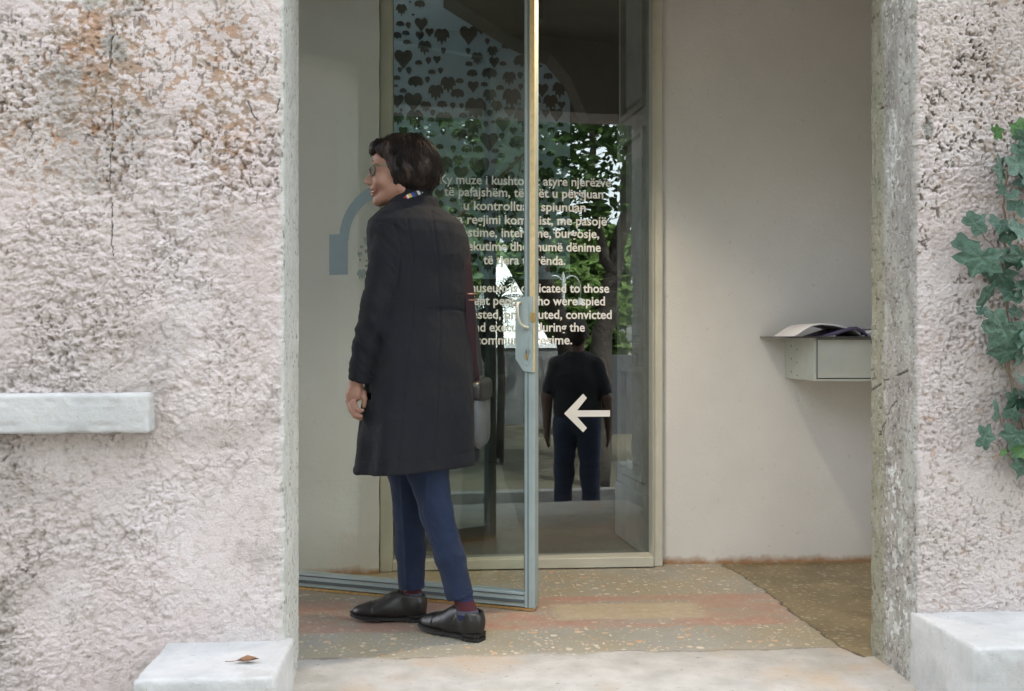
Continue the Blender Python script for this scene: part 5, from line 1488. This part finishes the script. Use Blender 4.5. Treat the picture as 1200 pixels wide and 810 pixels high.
tree(b0_.x, -1.9, [[(0, 0, -.1), MV(708, 390, -1.9, rt), MV(716, 330, -1.9, rt), MV(733, 250, -2.0, rt), MV(745, 120, -2.1, rt)], [MV(718, 325, -1.9, rt), MV(703, 285, -1.9, rt), MV(697, 220, -2.0, rt), MV(690, 120, -2.2, rt)]],
     .13, [(-.2, 0, 3.7, 1.3), (1.4, .3, 4.2, 1.5), (-1.7, -.4, 4.3, 1.4), (.3, -.6, 5.3, 1.8), (-.6, -.2, 2.95, .55)], 17000, .062, 0, "dark-trunked forked tree nearest the porch, mirrored beside the man", 5)
b1_ = mirrored(672, 410, -4.5); rt = (b1_.x, -4.5)
tree(b1_.x, -4.5, [[(0.25, 0, -.1), MV(668, 410, -4.5, rt), MV(650, 360, -4.5, rt), MV(630, 305, -4.5, rt), MV(612, 220, -4.6, rt), MV(600, 100, -4.6, rt)]],
     .17, [(-1.0, 0, 4.6, 1.6), (-2.6, .5, 4.2, 1.5), (.6, -.3, 5.4, 1.6), (-.7, 0, 3.6, .8)], 13000, .075, 0, "leaning dark-trunked tree mirrored left of the forked one", 6)
bk = [(-16, -15, 7, 0), (-11, -19, 8, 1), (-6, -24, 9, 0), (-7.5, -9, 6, 0), (-1.5, -22, 8, 1), (4.5, -20, 6.5, 1), (9, -22, 8, 1), (13, -15, 8, 0), (8.5, -8, 7, 0), (1.5, -30, 10, 1), (19, -24, 9, 1), (-19, -26, 10, 1), (-11, -6, 7, 0)]
bl = ["round tree far left of the park", "pale tree left of the white pavilion", "tall dark tree behind the pavilion", "dark tree left of the path", "pale tree straight behind the pavilion",
      "bright green tree behind the street lamp", "bright green tree right of the street lamp", "dark tree right of the lawn", "dark tree nearest on the right of the path", "tallest pale tree at the far end", "pale tree at the far right", "tall pale tree at the far left", "dark tree nearest on the left of the path"]
xa_, xb_ = mirrored(600, 395, -20).x, mirrored(712, 395, -20).x
keep_ = [i for i, q_ in enumerate(bk) if not (q_[1] < -13 and xa_-1.5 < q_[0]*28/(8.7-q_[1]) < xb_+1)]
bk = [bk[i] for i in keep_]; bl = [bl[i] for i in keep_]
for px_, Y_, hh in ((655, -17, 3.9), (692, -15, 4.0), (560, -19, 7.0)):
    bk.append((mirrored(px_, 395, Y_).x, Y_, hh, 1))
bl += ["low bright tree behind the lamp post", "low bright tree between lamp post and forked trunk", "bright tree behind the pavilion roof"]
for i, (x, y, h_, mi) in enumerate(bk):
    rn = random.Random(i); low = .30 if mi else .42
    tree(x, y, [[(0, 0, -.1), (.15, 0, h_*.3), (-.1, .1, h_*.6), (0, 0, h_*.9)]], .16, [(rn.uniform(-1, 1)*h_*.16, rn.uniform(-1, 1)*h_*.12, h_*(low-.08+.13*k), h_*rn.uniform(.24, .30)) for k in range(6)],
         9000, .17, mi, bl[i], 20+i)
pc = mirrored(585, 395, -4.0)
pm_ = empty("palm", (pc.x, -4.0, GZ)); tag(pm_, "small spiky palm mirrored beside the white pavilion", "palm")
hh_ = mirrored(585, 350, -4.0).z-GZ
m = MB(); m.tube([(0, 0, -.1), (.03, 0, hh_*.5), (0, 0, hh_)], .055, 9, True, .04); m.build("trunk", M_bark, pm_, True)
rg = random.Random(8)
for k in range(22):
    a = k*2.4; el_ = rg.uniform(-.3, 1.3); L_ = rg.uniform(.5, .8); m = MB(); P_ = []
    for j in range(7):
        t_ = j/6; r_ = L_*t_*math.cos(el_*(1-t_*.3)); P_.append(Vector((r_*math.cos(a), r_*math.sin(a), hh_+L_*(t_*math.sin(el_)-.45*t_*t_))))
    m.tube(P_, .008, 4, False, .003)
    for j in range(1, 7):
        for sd_ in (-1, 1):
            for q2 in (0, .5):
                p_ = P_[j-1].lerp(P_[j], q2 or .99); t3 = (P_[j]-P_[j-1]).normalized(); w3 = t3.cross(Vector((0, 0, 1))).normalized()*sd_
                e_ = p_+(w3*.8+t3*.7+Vector((0, 0, -.15))).normalized()*.22*(1.1-j/9)
                m.add([p_-t3*.012, p_+t3*.012, e_], [(0, 1, 2)])
    m.build("frond", M_lf[0], pm_, False)
# stone wall, dark wall, pavilion, house, street lamp
def tagw(mb, name, mat, label, cat, origin, smooth=False, bevel=0):
    o = mb.build(name, mat, None, smooth, bevel); tag(o, label, cat); return o
wa, wb = mirrored(470, 404, -9.5), mirrored(656, 404, -9.5)
m = MB(); m.box((wa.x-4, -9.8, GZ-.1), (wb.x, -9.5, wb.z-.06)); 
gw = empty("garden_wall", (wb.x-1, -9.65, GZ)); tag(gw, "grey stained garden wall across the path from the porch", "wall")
under(m.build("wall_face", simple("stained_render", (.10, .102, .10), .85, 0, .5, 2.5, .3, 20)), gw)
m = MB(); m.box((wa.x-4, -9.84, wb.z-.058), (wb.x+.03, -9.46, wb.z+.02)); under(m.build("coping", M_trim), gw)
wc, wd_ = mirrored(660, 408, -7.5), mirrored(740, 408, -7.5)
tagw(MB().box((wc.x, -7.9, GZ-.1), (wd_.x+1.5, -7.5, wc.z-.12)), "dark_wall", simple("dark_render", (.035, .036, .04), .8), "low dark wall right of the garden wall, behind the man", "wall", None)
ap = mirrored(603, 296, -11.5); ba, bb_ = mirrored(545, 406, -11.5), mirrored(647, 406, -11.5)
pv = empty("pavilion", (ap.x, -11.5-.8, GZ)); tag(pv, "white peaked garden pavilion above the grey wall", "pavilion")
hw = (bb_.x-ba.x)/2; m = MB()
cxp = (ba.x+bb_.x)/2; yc = -11.5-hw
m.add([(cxp-hw, yc-hw, ba.z), (cxp+hw, yc-hw, ba.z), (cxp+hw, yc+hw, ba.z), (cxp-hw, yc+hw, ba.z), (cxp, yc, ap.z)], [(0, 1, 4), (1, 2, 4), (2, 3, 4), (3, 0, 4), (3, 2, 1, 0)])
M_white = simple("white_canvas", (.80, .80, .78), .8, 0, .03)
under(m.build("canvas_roof", M_white), pv)
for sx in (-1, 1):
    for sy in (-1, 1):
        m = MB(); m.tube([(cxp+sx*(hw-.06), yc+sy*(hw-.06), GZ-.05), (cxp+sx*(hw-.06), yc+sy*(hw-.06), ba.z)], .03, 8); under(m.build("leg", M_white, None, True), pv)
ha, hb = mirrored(585, 318, -26), mirrored(648, 330, -26)
hs_ = empty("house", ((ha.x+hb.x)/2, -28, GZ)); tag(hs_, "pale cream house with a low gable roof beyond the park", "house")
m = MB(); m.box((ha.x-4, -32, GZ-.1), (hb.x, -26, hb.z)); under(m.build("wall", simple("cream_wall", (.62, .58, .48), .8)), hs_)
m = MB(); x0_, x1_ = hb.x-.2, mirrored(664, 330, -26).x
m.add([(ha.x-4.3, -32.3, hb.z), (x1_, -32.3, hb.z), (x1_, -25.7, hb.z), (ha.x-4.3, -25.7, hb.z), (ha.x-4.3, -29, hb.z+1.2), (x1_-1.2, -29, hb.z+1.2)], [(0, 1, 5, 4), (1, 2, 5), (2, 3, 4, 5), (3, 0, 4), (3, 2, 1, 0)])
under(m.build("roof", simple("grey_roof", (.55, .55, .54), .7)), hs_)
for k in range(3):
    m = MB(); m.box((hb.x-1.5-k*1.6, -25.99, 1.2), (hb.x-.8-k*1.6, -25.95, 2.2)); under(m.build("window", M_alu_dark), hs_)
lp0, lpt = mirrored(660, 400, -8.6), mirrored(660, 322, -8.6)
sl_ = empty("street_lamp", (lp0.x, -8.6, GZ)); tag(sl_, "grey park lamp post with two arched arms and bell shades", "street lamp")
M_post = simple("grey_post_paint", (.30, .31, .30), .5, .2)
h_ = lpt.z-GZ
m = MB(); m.lathe([(.09, -.05), (.09, .3), (.045, .4), (.035, 1.5), (.03, h_), (.0, h_+.05)], n=14); m.build("post", M_post, sl_, True)
aw = mirrored(680, 340, -8.6).x-lp0.x
for sx in (-1, 1):
    m = MB(); m.tube([(0, 0, h_-.28)]+[(sx*aw*(.5-.5*math.cos(a)), 0, h_-.22+.20*math.sin(a)) for a in np.linspace(0, math.pi, 12)]+[(sx*aw, 0, h_-.42)], .014, 8); ar = m.build("arm", M_post, sl_, True)
    m = MB(); m.lathe([(.02, .0), (.05, -.03), (.09, -.10), (.12, -.13), (.118, -.135), (.0, -.12)], (sx*aw, 0, h_-.40), 18); m.build("lamp_shade", M_post, ar, True)

# --- the man standing on the path, mirrored in the pane
mp = mirrored(676, 395, 0.8)
man = empty("person", (mp.x, 0.8, GZ+.012), .38); man.scale = (1.09, 1.05, 1.0); tag(man, "man in black T-shirt and dark jeans mirrored in the pane, back turned", "person")
def body_part(prims, h, lo, hi):
    g = SDF(lo, hi, h)
    for q_ in prims:
        if q_[0] == 'e': g.ell(q_[1], q_[2], q_[3])
        else: g.chain(q_[1], q_[2], q_[3])
    v, f = g.mesh(); v[:, 1] *= -1; return v, f[:, ::-1]       # modelled facing +y, turned to face -y
lo_, hi_ = (-.36, -.26, -.0), (.36, .30, 1.74)
pb = [('e', (0, 0, 1.60), (.073, .09, .105), .02), ('e', (0, .06, 1.56), (.05, .045, .07), .02), ('e', (0, .105, 1.575), (.012, .02, .018), .012), ('e', (.078, 0, 1.585), (.012, .02, .03), .006), ('e', (-.078, 0, 1.585), (.012, .02, .03), .006),
      ('c', [(0, -.01, 1.38), (0, 0, 1.52)], [.06, .055], .03), ('e', (0, 0, 1.22), (.155, .10, .2), .05), ('e', (0, 0, .98), (.14, .10, .14), .05)]
for s_ in (-1, 1):
    pb += [('c', [(.16*s_, 0, 1.37), (.215*s_, -.015, 1.10), (.222*s_, .05+.03*s_, .86)], [.05, .042, .028], .02), ('e', (.224*s_, .06+.03*s_, .80), (.023, .042, .055), .015),
           ('c', [(.085*s_, 0, .92), (.09*s_, .01, .48), (.10*s_, -.01, .08)], [.075, .052, .035], .03)]
    for q_ in range(4): pb.append(('c', [(.224*s_, .035+.03*s_+.016*q_, .775), (.218*s_, .04+.03*s_+.016*q_, .735), (.21*s_, .045+.03*s_+.016*q_, .705)], [.0125, .0115, .0105], .003))
    pb.append(('c', [(.218*s_, .085+.03*s_, .82), (.213*s_, .10+.03*s_, .78), (.208*s_, .10+.03*s_, .745)], [.011, .010, .008], .006))
v, f = body_part(pb, .006, lo_, hi_); link("body", mesh_np("body", v, f), simple("tanned_skin", (.13, .07, .05), .5), man)
v, f = body_part([('e', (0, -.012, 1.63), (.084, .094, .092), 0.01), ('e', (0, -.04, 1.57), (.072, .06, .07), .02)], .006, (-.12, -.14, 1.5), (.12, .05, 1.74))
link("hair", mesh_np("hair", v, f), M_hair, man)
ts = [('e', (0, 0, 1.20), (.185, .125, .26), .04), ('e', (0, 0, 1.0), (.175, .125, .16), .05), ('c', [(-.135, 0, 1.37), (.135, 0, 1.37)], [.055, .055], .05), ('e', (0, 0, 1.42), (.09, .07, .05), .05)]
for s_ in (-1, 1): ts.append(('c', [(.145*s_, 0, 1.35), (.195*s_, -.008, 1.15)], [.062, .060], .03))
v, f = body_part(ts, .007, (-.36, -.2, .86), (.36, .2, 1.46)); v += (normals(v, f)*(.012*(fbm(v[:, 0]*9, v[:, 2]*9, 3, 4)-.5))[:, None])
link("t_shirt", mesh_np("t_shirt", v, f), mat_cloth("black_jersey", (.008, .009, .012), (.012, .013, .016)), man)
tj = [('e', (0, 0, .93), (.165, .12, .12), .04)]
for s_ in (-1, 1): tj.append(('c', [(.085*s_, 0, .90), (.095*s_, .01, .50), (.11*s_, -.01, .10)], [.092, .072, .058], .02))
v, f = body_part(tj, .007, (-.3, -.2, .03), (.3, .2, 1.06)); v += (normals(v, f)*(.014*(fbm(v[:, 0]*9, v[:, 2]*14, 3, 4)-.5))[:, None])
link("jeans", mesh_np("jeans", v, f), mat_cloth("dark_denim", (.014, .022, .045), (.02, .03, .06)), man)
for s_ in (-1, 1):
    g = SDF((-.06, -.20, .0), (.06, .12, .12), .005); g.ell((0, .0, .045), (.042, .07, .045), .01); g.ell((0, -.10, .03), (.045, .08, .03), .03)
    g.d[:] = np.maximum(g.d, np.broadcast_to(.002-g.ax[2][None, None, :], g.d.shape)); v, f = g.mesh()
    o = link("shoe", mesh_np("shoe", v, f), M_leather, man); o.location = (.11*s_, 0, 0)
